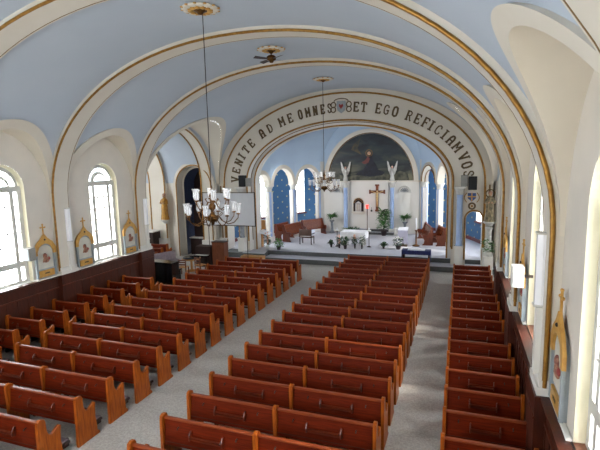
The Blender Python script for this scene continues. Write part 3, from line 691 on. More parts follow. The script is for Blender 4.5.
gl = MB(); gl.prism([(-1.2, 2.7), (-.7, 3.1), (-.9, 2.4), (-.6, 1.9), (-1.0, 2.1), (-1.4, 2.3)], 'y', -.055, -.045, mat('painted_light', (92, 76, 46), .6, c2=(34, 44, 46), scale=3)); gl.build('painted_light_ray', pt)

for x, nm in ((-1.78, 'left'), (1.66, 'right')):
    o = thing('reredos_column', 'slim blue column %s of the central white altar panel' % nm, 'column', (x, YA-.42, PZ+.004), group='columns of the reredos')
    MB().box((0, 0, .2), (.42, .4, .4), white).build('plinth', o)
    MB().lathe([(.18, .4), (.15, .46), (.145, 3.36), (.18, 3.4)], (0, 0, 0), shaftb, 14).build('shaft', o)
    MB().lathe([(.17, 3.4), (.2, 3.46), (.18, 3.52), (.27, 3.74), (.3, 3.8)], (0, 0, 0), stonew, 12).box((0, 0, 3.83), (.6, .56, .06), cream).build('capital', o)
    a = thing('angel_statue', 'white winged angel statue standing on the %s reredos capital' % nm, 'statue', (x, YA-.42, PZ+3.868), group='angels on the reredos columns')
    MB().lathe([(.0, 0), (.17, .0), (.18, .04), (.14, .3), (.12, .6), (.13, .72), (.1, .84), (.05, .88), (.05, .93), (0, .94)], (0, 0, 0), stonew, 12).build('robe', a)
    MB().ball((0, 0, 1.0), .085, flower, sq=(.9, 1, 1.15)).build('head', a)
    for s in (-1, 1):
        wg = MB(); wg.prism([(s*.05, .5), (s*.16, .45), (s*.3, .8), (s*.38, 1.45), (s*.3, 1.4), (s*.2, 1.1), (s*.06, .85)], 'y', .06, .1, stonew); wg.build('wing', a)
        MB().tube([(s*.1, 0, .78), (s*.16, -.1, .62), (s*.05, -.2, .72)], .035, stonew, 6).build('arm', a)

# tabernacle niche
nb = thing('tabernacle_niche', 'small arched dark niche with gold rays around a white tabernacle', 'niche', (-.82, YA-.33, 2.0))
npz = [(-.42, 0)]+[(x, z) for x, z in reversed(arc(0, .62, .42, .42, 16))]+[(.42, 0)]
MB().prism(npz, 'y', -.02, 0, darkw).build('recess', nb)
MB().tube([(x, -.03, z) for x, z in npz], .035, cream, 6).build('arch_moulding', nb)
rs = MB()
for k in range(9):
    t = PI*(k+.5)/9; rs.tube([(.26*math.cos(t), -.03, .62+.26*math.sin(t)), (.38*math.cos(t), -.03, .62+.38*math.sin(t))], .028, gold, 5)
rs.build('gold_rays', nb)
MB().box((0, -.08, .28), (.42, .14, .56), stonew).prism([(-.24, .6), (.24, .6), (0, .76)], 'y', -.16, -.01, stonew).box((-.07, -.155, .3), (.03, .02, .5), gold).box((.07, -.155, .3), (.03, .02, .5), gold).build('tabernacle', nb)
MB().box((0, -.1, -.06), (1.0, .22, .1), cream).box((0, -.06, -.16), (.8, .14, .1), cream).build('shelf', nb)
# crucifix
cx = thing('crucifix', 'large brown wooden crucifix with pale gilt figure on the white reredos', 'crucifix', (.57, YA-.36, 2.07))
c = MB(); c.box((0, 0, .93), (.2, .06, 1.86), copper); c.box((0, 0, 1.4), (1.06, .06, .2), copper)
for px, pz, ax in ((0, 1.88, 0), (-.53, 1.4, 1), (.53, 1.4, 1), (0, .02, 0)): c.box((px, 0, pz), (.3, .07, .13) if ax == 0 else (.13, .07, .3), copper)
c.build('cross', cx, .008)
b = MB(); b.tube([(0, -.06, 1.3), (.01, -.08, 1.05), (0, -.07, .85), (.02, -.1, .6), (0, -.06, .32)], [.07, .085, .075, .06, .035], corpus, 8)
b.ball((.02, -.08, 1.43), .075, corpus); b.tube([(-.46, -.05, 1.46), (-.2, -.06, 1.36), (0, -.07, 1.28), (.2, -.06, 1.36), (.46, -.05, 1.46)], [.025, .032, .045, .032, .025], corpus, 7); b.build('figure', cx)

# ---------------------------------------------------------------- pews
def pew_proto(W, divider):
    r = thing('pew', '', 'pew')
    prof_ = [(-.14, FZ), (.46, FZ), (.46, FZ+.05), (.4, FZ+.1), (.37, .3), (.38, .5), (.40, .62), (.37, .65), (.3, .62), (.2, .55), (.12, .57), (.075, .68), (.06, .9), (.035, .955), (-.04, .97), (-.1, .94), (-.115, .86), (-.13, .2)]
    e = MB().prism(prof_, 'x', -.032, .032, endw).mesh('end_panel'); fs = []
    for x in (-W/2+.03, W/2-.03):
        o = bpy.data.objects.new('end_panel', e); COL.objects.link(o); o.parent = r; o.location = (x, 0, 0); fs.append(o)
        o['label'] = 'lighter oak end panel with curved arm'
    def tilt(z): return -.02-.08*(1-z/.9)
    b = MB(); b.prism([(tilt(.36)-.02, .36), (tilt(.36)+.01, .36), (.015, .88), (-.015, .88)], 'x', -W/2+.06, W/2-.06, backw); b.build('backrest', r)
    MB().prism([(-.045, .865), (.035, .865), (.04, .89), (.02, .905), (-.03, .905), (-.05, .89)], 'x', -W/2+.06, W/2-.06, railw).build('top_rail', r)
    MB().prism([(-.08, .40), (.37, .43), (.385, .445), (.37, .46), (-.08, .43)], 'x', -W/2+.06, W/2-.06, seatw).build('seat', r)
    k = MB(); k.prism([(-.42, .04), (-.24, .04), (-.24, .09), (-.26, .1), (-.4, .1), (-.42, .09)], 'x', -W/2+.12, W/2-.12, darkw)
    for x in (-W/2+.3, 0 if divider else -.1, W/2-.3): k.box((x, -.28, -.045), (.05, .3, .17), darkw)
    k.build('kneeler', r); MB().box((0, -.33, .112), (W-.3, .15, .024), mauve).build('kneeler_lit_pad', r)  # pale pad colour stands in for light caught along the kneeler top
    halves = ((-W/4, W/2), (W/4, W/2)) if divider else ((0, W),)
    if divider:
        d = MB().prism([(-.13, FZ), (.36, FZ), (.36, .38), (.1, .44), (.065, .72), (.05, .93), (-.03, .975), (-.11, .945), (-.125, .85), (-.115, .5), (-.12, .2)], 'x', -.034, .034, endw); d.build('center_support', r)['label'] = 'lighter oak middle support'
    for cx_, ww in halves:
        rk = MB(); hw = ww*.17; y = tilt(.62)-.02
        rk.prism([(y-.07, .58), (y, .58), (y, .6), (y-.07, .6)], 'x', cx_-hw, cx_+hw, rackw)
        rk.box((cx_, y-.07, .655), (2*hw, .014, .025), rackw)
        for q in (-1, 1): rk.prism([(y-.085, .57), (y, .55), (y+.01, .74), (y-.03, .74), (y-.085, .66)], 'x', cx_+q*hw-.012, cx_+q*hw+.012, rackw)
        rk.build('book_rack', r)
        for q in (-1, 1):
            h = MB(); hx = cx_+q*ww*.31; yy = tilt(.73)-.02
            h.tube([(hx, yy+.01, .75), (hx, yy-.04, .745), (hx, yy-.05, .72)], .012, iron, 6); h.build('hat_hook', r)
    return r
PITCH, Y00 = .92, 7.83
main = pew_proto(4.05, True); side = pew_proto(1.55, False)
used = {id(main): False, id(side): False}
def place(proto, x, y, label, group):
    if not used[id(proto)]: o = proto; used[id(proto)] = True
    else: o = copy_tree(proto)
    o.location = (x, y, 0); o['label'] = label; o['group'] = group
    return o
for key, proto, x, k0, k1, dy, word, grp in (
        ('L', main, -3.195, -3, 14, -.02, 'long red-brown pew left of the main aisle', 'long pews left of the main aisle'),
        ('C', main, 2.945, -2, 16, -.02, 'long red-brown pew right of the main aisle', 'long pews between the aisles'),
        ('R', side, 6.875, -1, 15, -.02, 'short dark pew against the right wall', 'short pews against the right wall'),
        ('W', side, -6.965, 1, 9, -.2, 'short dark pew against the left wall', 'short pews against the left wall')):
    for k in range(k1, k0-1, -1):
        place(proto, x, Y00+PITCH*k+dy, '%s, %s row from the altar' % (word, ORD[k1-k]), grp)

# ---------------------------------------------------------------- stations of the cross
def station(s, y, label, kind):
    o = thing('station_of_the_cross', label, 'wall shrine', (s*(A-.005), y, 1.83), PI/2 if s < 0 else -PI/2, 'stations of the cross')
    # local: x along the wall, -y into the room
    w_, h_ = .40, .95
    bodyp = [(-w_, 0), (w_, 0), (w_, h_)]+[(x, z) for x, z in arc(0, h_, w_, .34, 14)][1:-1]+[(-w_, h_)]
    MB().prism(bodyp, 'y', -.06, 0, stgrey).build('case', o)
    MB().prism([(-w_+.09, .32), (w_-.09, .32), (w_-.09, h_-.05)]+[(x, z) for x, z in arc(0, h_-.05, w_-.09, .26, 14)][1:-1]+[(-w_+.09, h_-.05)], 'y', -.075, -.055, stcream).build('field', o)
    ou = [(-w_-.06, h_-.12), (-w_-.06, h_+.1), (-w_*.8, h_+.32), (-w_*.35, h_+.46), (0, h_+.64), (w_*.35, h_+.46), (w_*.8, h_+.32), (w_+.06, h_+.1), (w_+.06, h_-.12)]
    inn = [(-w_+.07, h_-.12), (-w_+.07, h_), (-w_*.62, h_+.17), (-w_*.3, h_+.25), (0, h_+.28), (w_*.3, h_+.25), (w_*.62, h_+.17), (w_-.07, h_), (w_-.07, h_-.12)]
    m = MB(); m.grid([[(x, -.06, z) for x, z in ou], [(x, -.12, z) for x, z in ou], [(x, -.12, z) for x, z in inn], [(x, -.07, z) for x, z in inn]], stgold, sm=False); m.ball((0, -.12, h_+.42), .035, darkw); m.build('gilt_hood', o)
    MB().box((0, -.08, .14), (.62, .05, .24), stgold).box((0, -.108, .15), (.2, .01, .05), ink).build('inscription_plate', o)
    c = MB(); c.box((0, -.08, h_+.8), (.035, .035, .34), stgold); c.box((0, -.08, h_+.86), (.19, .035, .035), stgold)
    for dx, dz in ((-.09, .86), (.09, .86), (0, .97)): c.ball((dx, -.08, h_+dz), .03, stgold)
    c.build('cross', o)
    for q in (-1, 1): MB().box((q*(w_-.01), -.08, .5), (.07, .06, 1.0), stgrey).build('side_post', o)
    r = MB(); rnd = random.Random(kind)
    r.ball((-.02, -.09, .78), .085, relief, sq=(1, .5, 1.15)); r.ball((.03, -.085, .62), .13, relief, sq=(1, .35, .8)); r.ball((.1+.03*rnd.random(), -.09, .66), .08, red, sq=(1, .4, .8))
    for k in range(3): r.tube([(-.12+.05*k, -.09, .55), (rnd.uniform(-.1, .15), -.1, .72)], .025, relief, 5)
    r.build('painted_relief', o)
for s, y, lb in ((-1, 12.1, 'gilt hooded station shrine on left wall between first visible window and pilaster'),
                 (-1, 13.95, 'gilt hooded station shrine just left of the second left window'),
                 (-1, 16.6, 'gilt hooded station shrine just right of the second left window'),
                 (1, 7.6, 'large near gilt station shrine on the right wall beside the nearest window'),
                 (1, 12.1, 'gilt station shrine with cross behind the white box on the right wall'),
                 (1, 16.6, 'farthest gilt station shrine on the right wall, near the right statue')):
    station(s, y, lb, int(y*10)+s)
# pilaster lamps and boxes
for s, y0, lb in ((-1, 12.6, 'tall white glass wall lamp on the nearer left pilaster'), (-1, 17.1, 'tall white glass wall lamp on the farther left pilaster'), (1, 8.1, 'tall white glass wall lamp on the nearest right pilaster')):
    o = thing('wall_lamp', lb, 'lamp', (s*(RA-.003), y0+(.48 if s < 0 else .38), 3.0 if s < 0 else 3.25), PI/2 if s < 0 else -PI/2, 'pilaster lamps')
    MB().prism([(-.08, 0), (-.095, -.04), (-.06, -.13), (.06, -.13), (.095, -.04), (.08, 0)], 'z', 0, 1.22, tube).build('opal_diffuser', o)
    MB().box((0, -.07, 1.235), (.2, .15, .03), framew).build('end_cap', o); MB().box((0, -.07, -.015), (.2, .16, .03), framew).build('end_cap', o)
    MB().box((0, -.05, -.65), (.17, .1, 1.2), white).build('lower_casing', o)
def wallbox(x, y, z, lb, m, dims):
    o = thing('wall_speaker', lb, 'speaker', (x, y, z))
    MB().box((0, 0, 0), dims, m).build('cabinet', o, .01); sg = -1 if x > 0 else 1
    MB().box((0, -dims[1]/2-.006, 0), (dims[0]*.8, .01, dims[2]*.85), framew if m is not silver else stgrey).build('grille', o)
    MB().box((-sg*(dims[0]/2+.1), 0, 0), (.2, .06, .06), iron).build('bracket', o)
    return o
wallbox(7.62, 11.4, 3.02, 'white box speaker on the right wall in front of the second right window', framew, (.26, .3, .5))
wallbox(-7.6, 11.3, 2.83, 'pale grey box speaker beside the first visible left window', silver, (.3, .26, .44))

# ---------------------------------------------------------------- ceiling rosettes, fan, chandeliers
def rosette(x, y, lb, R=.5):
    o = thing('ceiling_rosette', lb, 'ceiling rose', (x, y, ZS+H-.03), group='ceiling roses')
    m = MB()
    for k in range(12):
        t = 2*PI*k/12; m.ball((R*.72*math.cos(t), R*.72*math.sin(t), -.02), R*.22, cream, 8, 5, (1.15, 1.15, .4)); m.ball((R*.93*math.cos(t+.26), R*.93*math.sin(t+.26), -.02), R*.1, stgold, 6, 4, (1, 1, .4)); m.ball((R*.5*math.cos(t+.26), R*.5*math.sin(t+.26), -.06), R*.17, stgold, 6, 4, (1, 1, .4))
    m.lathe([(0, -.02), (R*.75, -.02), (R*.7, 0), (R*.7, .03)], (0, 0, 0), cream, 20); m.build('leaf_ring', o)
    MB().lathe([(0, -.16), (.06, -.15), (.09, -.1), (.17, -.07), (.19, -.03), (0, -.02)], (0, 0, 0), brass, 14).build('canopy', o)
rosette(0, 10.6, 'cream and gilt ceiling rose above the near chandelier'); rosette(0, 15.17, 'cream and gilt ceiling rose above the ceiling fan'); rosette(0, 21.5, 'cream and gilt ceiling rose above the far chandelier')
fo = thing('ceiling_fan', 'brass ceiling fan with four dark blades under the middle ceiling rose', 'fan', (0, 15.17, 9.3))
MB().tube([(0, 0, .1), (0, 0, .36)], .025, brass).build('downrod', fo)
MB().lathe([(0, -.1), (.06, -.09), (.09, -.03), (.16, 0), (.17, .1), (.1, .16), (0, .17)], (0, 0, 0), brass, 16).build('motor_housing', fo)
for k in range(4):
    t = .95+PI/2*k; b = MB(); ca, sa = math.cos(t), math.sin(t)
    P = lambda r, q, z: (r*ca-q*sa, r*sa+q*ca, z)
    b.grid([[P(.16, -.03, .02), P(.16, .03, .03)], [P(.25, -.07, .01), P(.25, .07, .04)], [P(.68, -.08, .0), P(.68, .08, .045)]], darkw); b.grid([[P(.16, -.03, .03), P(.16, .03, .04)], [P(.25, -.07, .02), P(.25, .07, .05)], [P(.68, -.08, .01), P(.68, .08, .055)]], darkw); b.build('blade', fo)
def chandelier(x, y, z, lb, big):
    o = thing('chandelier', lb, 'chandelier', (x, y, z), group='brass chandeliers')
    MB().tube([(0, 0, .95), (0, 0, ZS+H-z-.2)], .012, iron, 6).build('suspension_rod', o)
    MB().lathe([(0, -.1), (.04, -.08), (.05, -.02), (.14, .02), (.17, .09), (.12, .15), (.05, .2), (.04, .3), (.09, .34), (.1, .42), (.04, .5), (.035, .62), (.08, .68), (.04, .76), (.02, .9), (.02, .96), (0, .97)], (0, 0, 0), brass, 14).build('turned_stem', o)
    def arms(nn, R, z0, zc, off):
        for k in range(nn):
            t = 2*PI*k/nn+off; ca, sa = math.cos(t), math.sin(t)
            pts = [(R*q*ca, R*q*sa, z0+dz) for q, dz in ((.08, 0), (.25, .02), (.4, -.12), (.6, -.2), (.82, -.16), (.98, -.04), (1.0, .06))]
            a = MB().tube(pts, .014, brass, 6); a.tube([(R*.3*ca, R*.3*sa, z0+.02), (R*.42*ca, R*.42*sa, z0+.1), (R*.34*ca, R*.34*sa, z0+.12)], .01, brass, 5); a.lathe([(0, .05), (.05, .06), (.06, .09), (0, .1)], (R*ca, R*sa, z0), brass, 8); a = a.build('arm', o)
            MB().lathe([(.035, 0), (.06, .02), (.074, .07), (.066, .16), (.08, .23), (.1, .27)], (R*ca, R*sa, z0+.1), shade, 8).build('glass_shade', a)
    arms(8, .7, .12, 0, .3); arms(6, .47, .5, 0, .1)
    l = bpy.data.lights.new('chandelier_lamp', 'POINT'); l.energy = 10; l.color = (1, .94, .84); l.shadow_soft_size = .5
    q = bpy.data.objects.new('chandelier_lamp', l); COL.objects.link(q); q.location = (x, y, z+.55+.2)
chandelier(.06, 10.6, 4.24, 'near brass chandelier with two tiers of glass shades hanging over the left pews', True)
chandelier(-.02, 21.5, 4.38, 'far smaller-looking brass chandelier hanging before the altar arch', False)

# ---------------------------------------------------------------- altar furniture
at = thing('altar_table', 'white cloth covered altar table in the middle of the chancel', 'altar', (.02, 28.0, PZ+.004))
for sx in (-1, 1):
    for sy in (-1, 1): MB().box((sx*.6, sy*.38, .43), (.12, .12, .86), white).build('leg', at)
MB().box((0, 0, .9), (1.5, 1.05, .08), oak).build('table_top', at)
cl = thing('altar_cloth', 'white linen cloth hanging over the altar table', 'cloth', (.02, 28.0, PZ+.944))
m = MB(); N = 40; ring = []
for k in range(N):
    t = 2*PI*k/N; c_, s_ = math.cos(t), math.sin(t); q = 1/max(abs(c_)/.79, abs(s_)/.56); ring.append((c_*q, s_*q))
m.face([(x, y, .01) for x, y in ring], whitec)
m.grid([[(x, y, .01) for x, y in ring], [(x*1.02, y*1.02, -.03) for x, y in ring], [(x*(1.03+.012*math.sin(k*1.9)), y*(1.03+.02*math.sin(k*1.9)), -.42-.03*math.sin(k*.8)) for k, (x, y) in enumerate(ring)]], whitec, closed=True); m.build('linen', cl)

def leaf(m, base, d, up_, L_, w_, mt, droop=.5):
    pts = []
    for k in range(4):
        q = k/3; p = Vector(base)+Vector((d[0], d[1], 0))*L_*q+Vector((0, 0, up_*L_*q-droop*L_*q*q)); pts.append((p, w_*math.sin(PI*min(.95, .15+.8*q))))
    sd = Vector((-d[1], d[0], 0))
    m.grid([[p-sd*h, p+Vector((0, 0, -.01)), p+sd*h] for p, h in pts], mt, sm=False)
def foliage(m, c, R, n_, mt, hgt=1, seed=1, L_=.25, w_=.05):
    rnd = random.Random(seed)
    for k in range(n_):
        t = rnd.uniform(0, 2*PI); q = rnd.random()**.5*R; z = rnd.uniform(0, hgt); d = (math.cos(t), math.sin(t))
        leaf(m, (c[0]+d[0]*q*.6, c[1]+d[1]*q*.6, c[2]+z), d, rnd.uniform(.2, 1), L_*rnd.uniform(.7, 1.3), w_, mt, rnd.uniform(.2, .9))
# fern stands
for x, nm in ((-2.8, 'left'), (2.62, 'right')):
    p = thing('pedestal', 'grey marble pedestal against the reredos, %s one' % nm, 'pedestal', (x, 32.85, PZ+.004), group='fern pedestals')
    MB().lathe([(.2, 0), (.2, .08), (.13, .12), (.11, .2), (.1, .8), (.14, .86), (.19, .9), (.19, .96), (0, .96)], (0, 0, 0), greyst, 14).build('marble_shaft', p)
    q = thing('potted_fern', 'green fern in white pot on the %s grey pedestal' % nm, 'plant', (x, 32.85, PZ+.966), group='ferns on pedestals')
    MB().lathe([(0, 0), (.12, 0), (.2, .2), (.22, .24), (.19, .22), (0, .2)], (0, 0, 0), potw, 14).build('pot', q)
    m = MB(); foliage(m, (0, 0, .22), .26, 90, green, .18, 5, .3, .045); m.build('fronds', q)
p = thing('potted_plant', 'tall leafy green plant in pot beside the altar steps', 'plant', (1.2, 32.3, PZ+.004))
MB().lathe([(0, 0), (.16, 0), (.22, .36), (.28, .42), (.24, .4), (0, .38)], (0, 0, 0), terra, 14).build('pot', p)
st = MB()
for k in range(5): st.tube([(0, 0, .36), (.1*math.cos(k*1.3), .1*math.sin(k*1.3), .9), (.22*math.cos(k*1.3), .22*math.sin(k*1.3), 1.4+.1*k)], .014, dgreen, 5)
st.build('stems', p)
m = MB(); foliage(m, (0, 0, .5), .45, 170, green, 1.3, 9, .33, .075); m.build('leaves', p)
m = MB(); foliage(m, (-.1, 0, 1.45), .3, 30, dgreen, .35, 11, .32, .07); m.build('dark_leaves', p)
p = thing('white_urn', 'white urn standing beside the tall plant and the altar steps', 'urn', (2.0, 32.45, PZ+.004))
MB().lathe([(0, 0), (.12, 0), (.05, .08), (.05, .2), (.15, .36), (.13, .5), (.17, .55), (0, .5)], (0, 0, 0), potw, 14).build('bowl', p)
p = thing('low_plant', 'low dark green plant row behind the altar table at the steps', 'plant', (-1.2, 32.2, PZ+.004))
MB().box((0, 0, .1), (.9, .22, .2), terra).build('trough', p)
m = MB()
for k in range(6): foliage(m, (-.4+.16*k, 0, .18), .2, 26, dgreen if k % 2 else green, .3, 20+k, .26, .05)
m.build('leaves', p)
# sanctuary lamp on its stand
p = thing('sanctuary_lamp', 'red glass sanctuary lamp on a tall brass stand by the tabernacle', 'lamp', (.02, 32.2, PZ+.004))
MB().lathe([(0, 0), (.16, 0), (.14, .04), (.03, .08), (.022, 1.0), (.03, 1.9), (.07, 1.94), (0, 1.96)], (0, 0, 0), brass, 12).build('stand', p)
MB().lathe([(0, 1.96), (.07, 1.96), (.09, 2.08), (.1, 2.2), (.08, 2.21), (0, 2.2)], (0, 0, 0), redglass, 12).build('red_glass', p)
p = thing('wall_candlestick', 'small dark hanging candlestick right of the red lamp', 'candlestick', (.17, YA-.35, 2.0))
MB().lathe([(0, 0), (.06, .02), (.08, .08), (.05, .14), (.015, .16), (.015, .3), (.04, .32)], (0, -.1, 0), iron, 10).build('holder', p); MB().tube([(0, 0, .3), (0, -.1, .3)], .012, iron).build('hook', p)
# candle stands with white globes beside the altar
for x, y, nm in ((-1.0, 27.55, 'left'), (1.0, 27.75, 'right')):
    p = thing('candle_stand', 'slim dark candle stand with white candle at the %s front corner of the altar' % nm, 'candle stand', (x, y, PZ+.004), group='altar candle stands')
    MB().lathe([(0, 0), (.15, 0), (.13, .03), (.025, .07), (.018, .95), (.05, .98), (.09, 1.02), (0, 1.03)], (0, 0, 0), iron, 12).build('stem', p)
    MB().lathe([(0, 1.02), (.035, 1.02), (.035, 1.2), (.01, 1.22)], (0, 0, 0), whitec, 10).build('candle', p)
    m = MB(); rnd = random.Random(3)
    for k in range(12): t = k*PI/6; m.ball((.1*math.cos(t), .1*math.sin(t), 1.04), .045, flowerw, 6, 4)
    m.build('flower_wreath', p)
# flowers before the altar
def arrangement(x, y, z, lb, R, hh, fm, seed, pot=terra, lf=dgreen):
    p = thing('flower_arrangement', lb, 'flowers', (x, y, z), group=None)
    MB().lathe([(0, 0), (R*.4, 0), (R*.55, .2), (R*.6, .25), (0, .22)], (0, 0, 0), pot, 12).build('pot', p)
    m = MB(); foliage(m, (0, 0, .22), R, 60, lf, hh-.4, seed, .15+R*.2, .05); m.build('leaves', p)
    m = MB(); rnd = random.Random(seed)
    for k in range(12): t = rnd.uniform(0, 2*PI); q = R*rnd.random(); m.ball((q*math.cos(t), q*math.sin(t), rnd.uniform(.3, hh)), .05, fm, 6, 4)
    m.build('blossoms', p)
arrangement(-.72, 27.0, PZ+.004, 'pink and green flower pot at the left of the altar front', .13, .85, flower, 31)
arrangement(-.3, 26.8, PZ+.004, 'dark leafy green arrangement before the altar centre', .2, .8, dgreen, 32)
arrangement(.24, 27.1, PZ+.004, 'pale pink tall flowers right of centre before the altar', .1, .85, flower, 33)
arrangement(.7, 27.0, PZ+.004, 'white and green small arrangement at the right of the altar front', .1, .9, flowerw, 34)
arrangement(-1.3, 27.2, PZ+.004, 'small dark pot plant beside the left altar candle stand', .12, .45, dgreen, 36)
# right lectern
p = thing('lectern', 'lectern with lavender hanging on the right of the altar', 'lectern', (3.0, 28.6, PZ+.004))
MB().box((0, 0, .5), (.12, .12, 1.0), brass).build('post', p); MB().box((0, 0, .03), (.5, .4, .06), brass).build('base', p)
MB().prism([(-.22, .98), (.24, 1.12), (.24, 1.16), (-.22, 1.02)], 'x', -.3, .3, whitec).build('book_rest', p)
MB().prism([(-.26, .2), (-.23, .2), (-.2, 1.02), (-.24, 1.02)], 'x', -.3, .3, lav).build('lavender_hanging', p)
arrangement(2.85, 27.4, PZ+.004, 'white flowers with dark leaves before the lavender lectern', .3, .85, flowerw, 41)
arrangement(1.95, 27.5, PZ+.004, 'small dark pot at the left of the lectern flowers', .16, .4, dgreen, 42)
p = thing('paschal_candle', 'tall white paschal candle on a brass stand right of the lectern', 'candle', (3.78, 28.7, PZ+.004))
MB().lathe([(0, 0), (.24, 0), (.22, .06), (.05, .12), (.035, .9), (.08, .96), (.1, 1.02), (0, 1.02)], (0, 0, 0), brass, 14).build('stand', p)
MB().lathe([(.045, 1.02), (.045, 1.75), (.0, 1.77)], (0, 0, 0), whitec, 12).build('wax_candle', p)
# chair seen from behind
p = thing('presider_chair', 'brown padded chair seen from behind at the left of the chancel', 'chair', (-3.17, 27.95, PZ+.004), -.05)
for sx in (-1, 1):
    for sy in (-1, 1): MB().box((sx*.4, sy*.25, .24 if sy > 0 else .5), (.05, .05, .48 if sy > 0 else 1.0), darkw).build('leg', p)
MB().box((0, 0, .48), (.84, .54, .09), tan).build('seat', p, .02); MB().box((0, -.25, .78), (.86, .07, .42), tan).build('backrest', p, .02)
for sx in (-1, 1): MB().box((sx*.42, .03, .7), (.06, .5, .05), darkw).build('armrest', p)

# choir pews
def choir_pew(p0, p1, inward, lb, grp):
    p0, p1 = Vector(p0), Vector(p1); L_ = (p1-p0).length; c = (p0+p1)/2; d = (p1-p0)/L_
    rz = math.atan2(d.y, d.x)
    # local +y should point along 'inward'
    if Vector((-math.sin(rz), math.cos(rz))).dot(Vector(inward)) < 0: rz += PI
    o = thing('choir_pew', lb, 'pew', (c.x, c.y, PZ+.004), rz, grp)
    pr = [(-.22, 0), (.42, 0), (.42, .06), (.34, .12), (.3, .3), (.38, .46), (.42, .6), (.36, .68), (.24, .66), (.1, .64), (.02, .8), (-.06, 1.05), (-.12, 1.16), (-.2, 1.15), (-.24, 1.05), (-.2, .6)]
    for x in (-L_/2, L_/2): MB().prism(pr, 'x', x-.04, x+.04, choire).build('end_panel', o)
    MB().prism([(.02, .4), (.05, .4), (-.13, 1.1), (-.16, 1.1)], 'x', -L_/2+.04, L_/2-.04, choirw).build('backrest', o)
    MB().prism([(.0, .42), (.36, .44), (.36, .48), (0, .46)], 'x', -L_/2+.04, L_/2-.04, choirw).build('seat', o)
    MB().box((0, -.14, 1.11), (L_-.08, .07, .05), railw).build('top_rail', o)
choir_pew((-4.85, 28.4), (-4.4, 30.4), (1, 0), 'front choir pew on the left of the chancel, nearest the brown chair', 'choir pews on the left')
choir_pew((-5.6, 28.75), (-5.25, 30.15), (1, 0), 'rear choir pew on the left of the chancel against the columns', 'choir pews on the left')
choir_pew((-4.5, 31.1), (-3.4, 32.45), (.8, -.6), 'angled choir pew on the left of the chancel, nearest the reredos', 'choir pews on the left')
choir_pew((4.55, 29.1), (4.0, 31.6), (-1, 0), 'front choir pew on the right of the chancel beside the paschal candle', 'choir pews on the right')
choir_pew((5.35, 29.0), (4.95, 30.2), (-1, 0), 'second choir pew on the right of the chancel, close to the columns', 'choir pews on the right')

# blue table
p = thing('side_table', 'low table standing on the chancel step by the right aisle', 'table', (4.15, 24.78, .147))
for sx in (-1, 1):
    for sy in (-1, 1): MB().box((sx*.66, sy*.2, .36), (.07, .07, .72), darkw).build('leg', p)
MB().box((0, 0, .735), (1.46, .56, .03), darkw).build('table_top', p)
q = thing('table_cover', 'navy blue cover with white runner draped over the low side table', 'cloth', (4.15, 24.78, .147+.757))
m = MB(); m.box((0, 0, .006), (1.5, .6, .012), navy)
for sy in (-1, 1): m.box((0, sy*.3, -.1), (1.5, .012, .22), navy)
for sx in (-1, 1): m.box((sx*.75, 0, -.3), (.012, .6, .62), navy)
m.build('blue_cover', q); MB().box((0, 0, .02), (.9, .5, .012), whitec).build('white_runner', q)
# ambo on the left
p = thing('ambo', 'white draped ambo on light wooden legs at the left foot of the chancel arch', 'ambo', (-5.5, 26.3, PZ+.004))
MB().box((-.2, .05, .6), (.12, .3, 1.2), oak).box((.25, -.05, .4), (.1, .1, .8), oak).build('wooden_frame', p); MB().box((-.2, .1, 1.45), (.5, .12, .6), oak).build('wooden_panel', p)
m = MB(); m.prism([(-.7, 1.0), (.3, .82), (.46, .9), (.3, 1.0), (.0, 1.08), (-.3, 1.2), (-.7, 1.14)], 'y', -.28, .2, whitec); m.build('white_cloth', p)
arrangement(-4.25, 25.65, PZ+.004, 'bushy bright green pot plant on the left chancel step', .26, .7, green, 51, terra, green)
arrangement(-5.05, 25.75, PZ+.004, 'dark pink flower stand beside the white ambo', .22, 1.05, flower, 52, potw)

# projection screen
p = thing('projection_screen', 'large grey projection screen hanging in front of the left transept pier', 'screen', (-6.27, 23.12, FZ))
MB().box((0, 0, 3.29), (3.3, .02, 1.84), screenm).build('screen_fabric', p)
m = MB(); m.box((0, 0, 4.24), (3.38, .05, .04), iron); m.box((0, 0, 2.34), (3.38, .05, .04), iron)
for sx in (-1, 1): m.box((sx*1.68, 0, 3.29), (.05, .05, 1.96), iron)
m.build('border_frame', p)
MB().tube([(1.1, .06, 4.2), (1.1, .06, .0)], .02, iron).tube([(-1.4, .06, 4.2), (-1.4, .06, .0)], .02, iron).build('stand', p)
def spk(x, y, z, lb, m1, d=(.4, .3, .68)):
    p = thing('loudspeaker', lb, 'speaker', (x, y, z), group='loudspeakers by the lettered arch')
    MB().box((0, 0, 0), d, m1).build('cabinet', p, .01); MB().box((0, -d[1]/2-.006, 0), (d[0]*.88, .012, d[2]*.92), blackm if m1 is black else silver).build('grille', p)
    MB().box((0, d[1]/2+.04, 0), (.1, .1, .1), iron).build('bracket', p)
spk(6.9, YW-.28, 4.5, 'black loudspeaker on the wall above the right crest', black); spk(6.5, YW-.24, 4.62, 'grey cloth loudspeaker next to the black one at the right arch foot', silver, (.34, .24, .56))
spk(-6.1, YW-.28, 4.7, 'black loudspeaker on the wall above the projection screen', black); spk(-5.72, YW-.24, 4.62, 'grey cloth loudspeaker above the screen, right of the black one', silver, (.3, .24, .5))

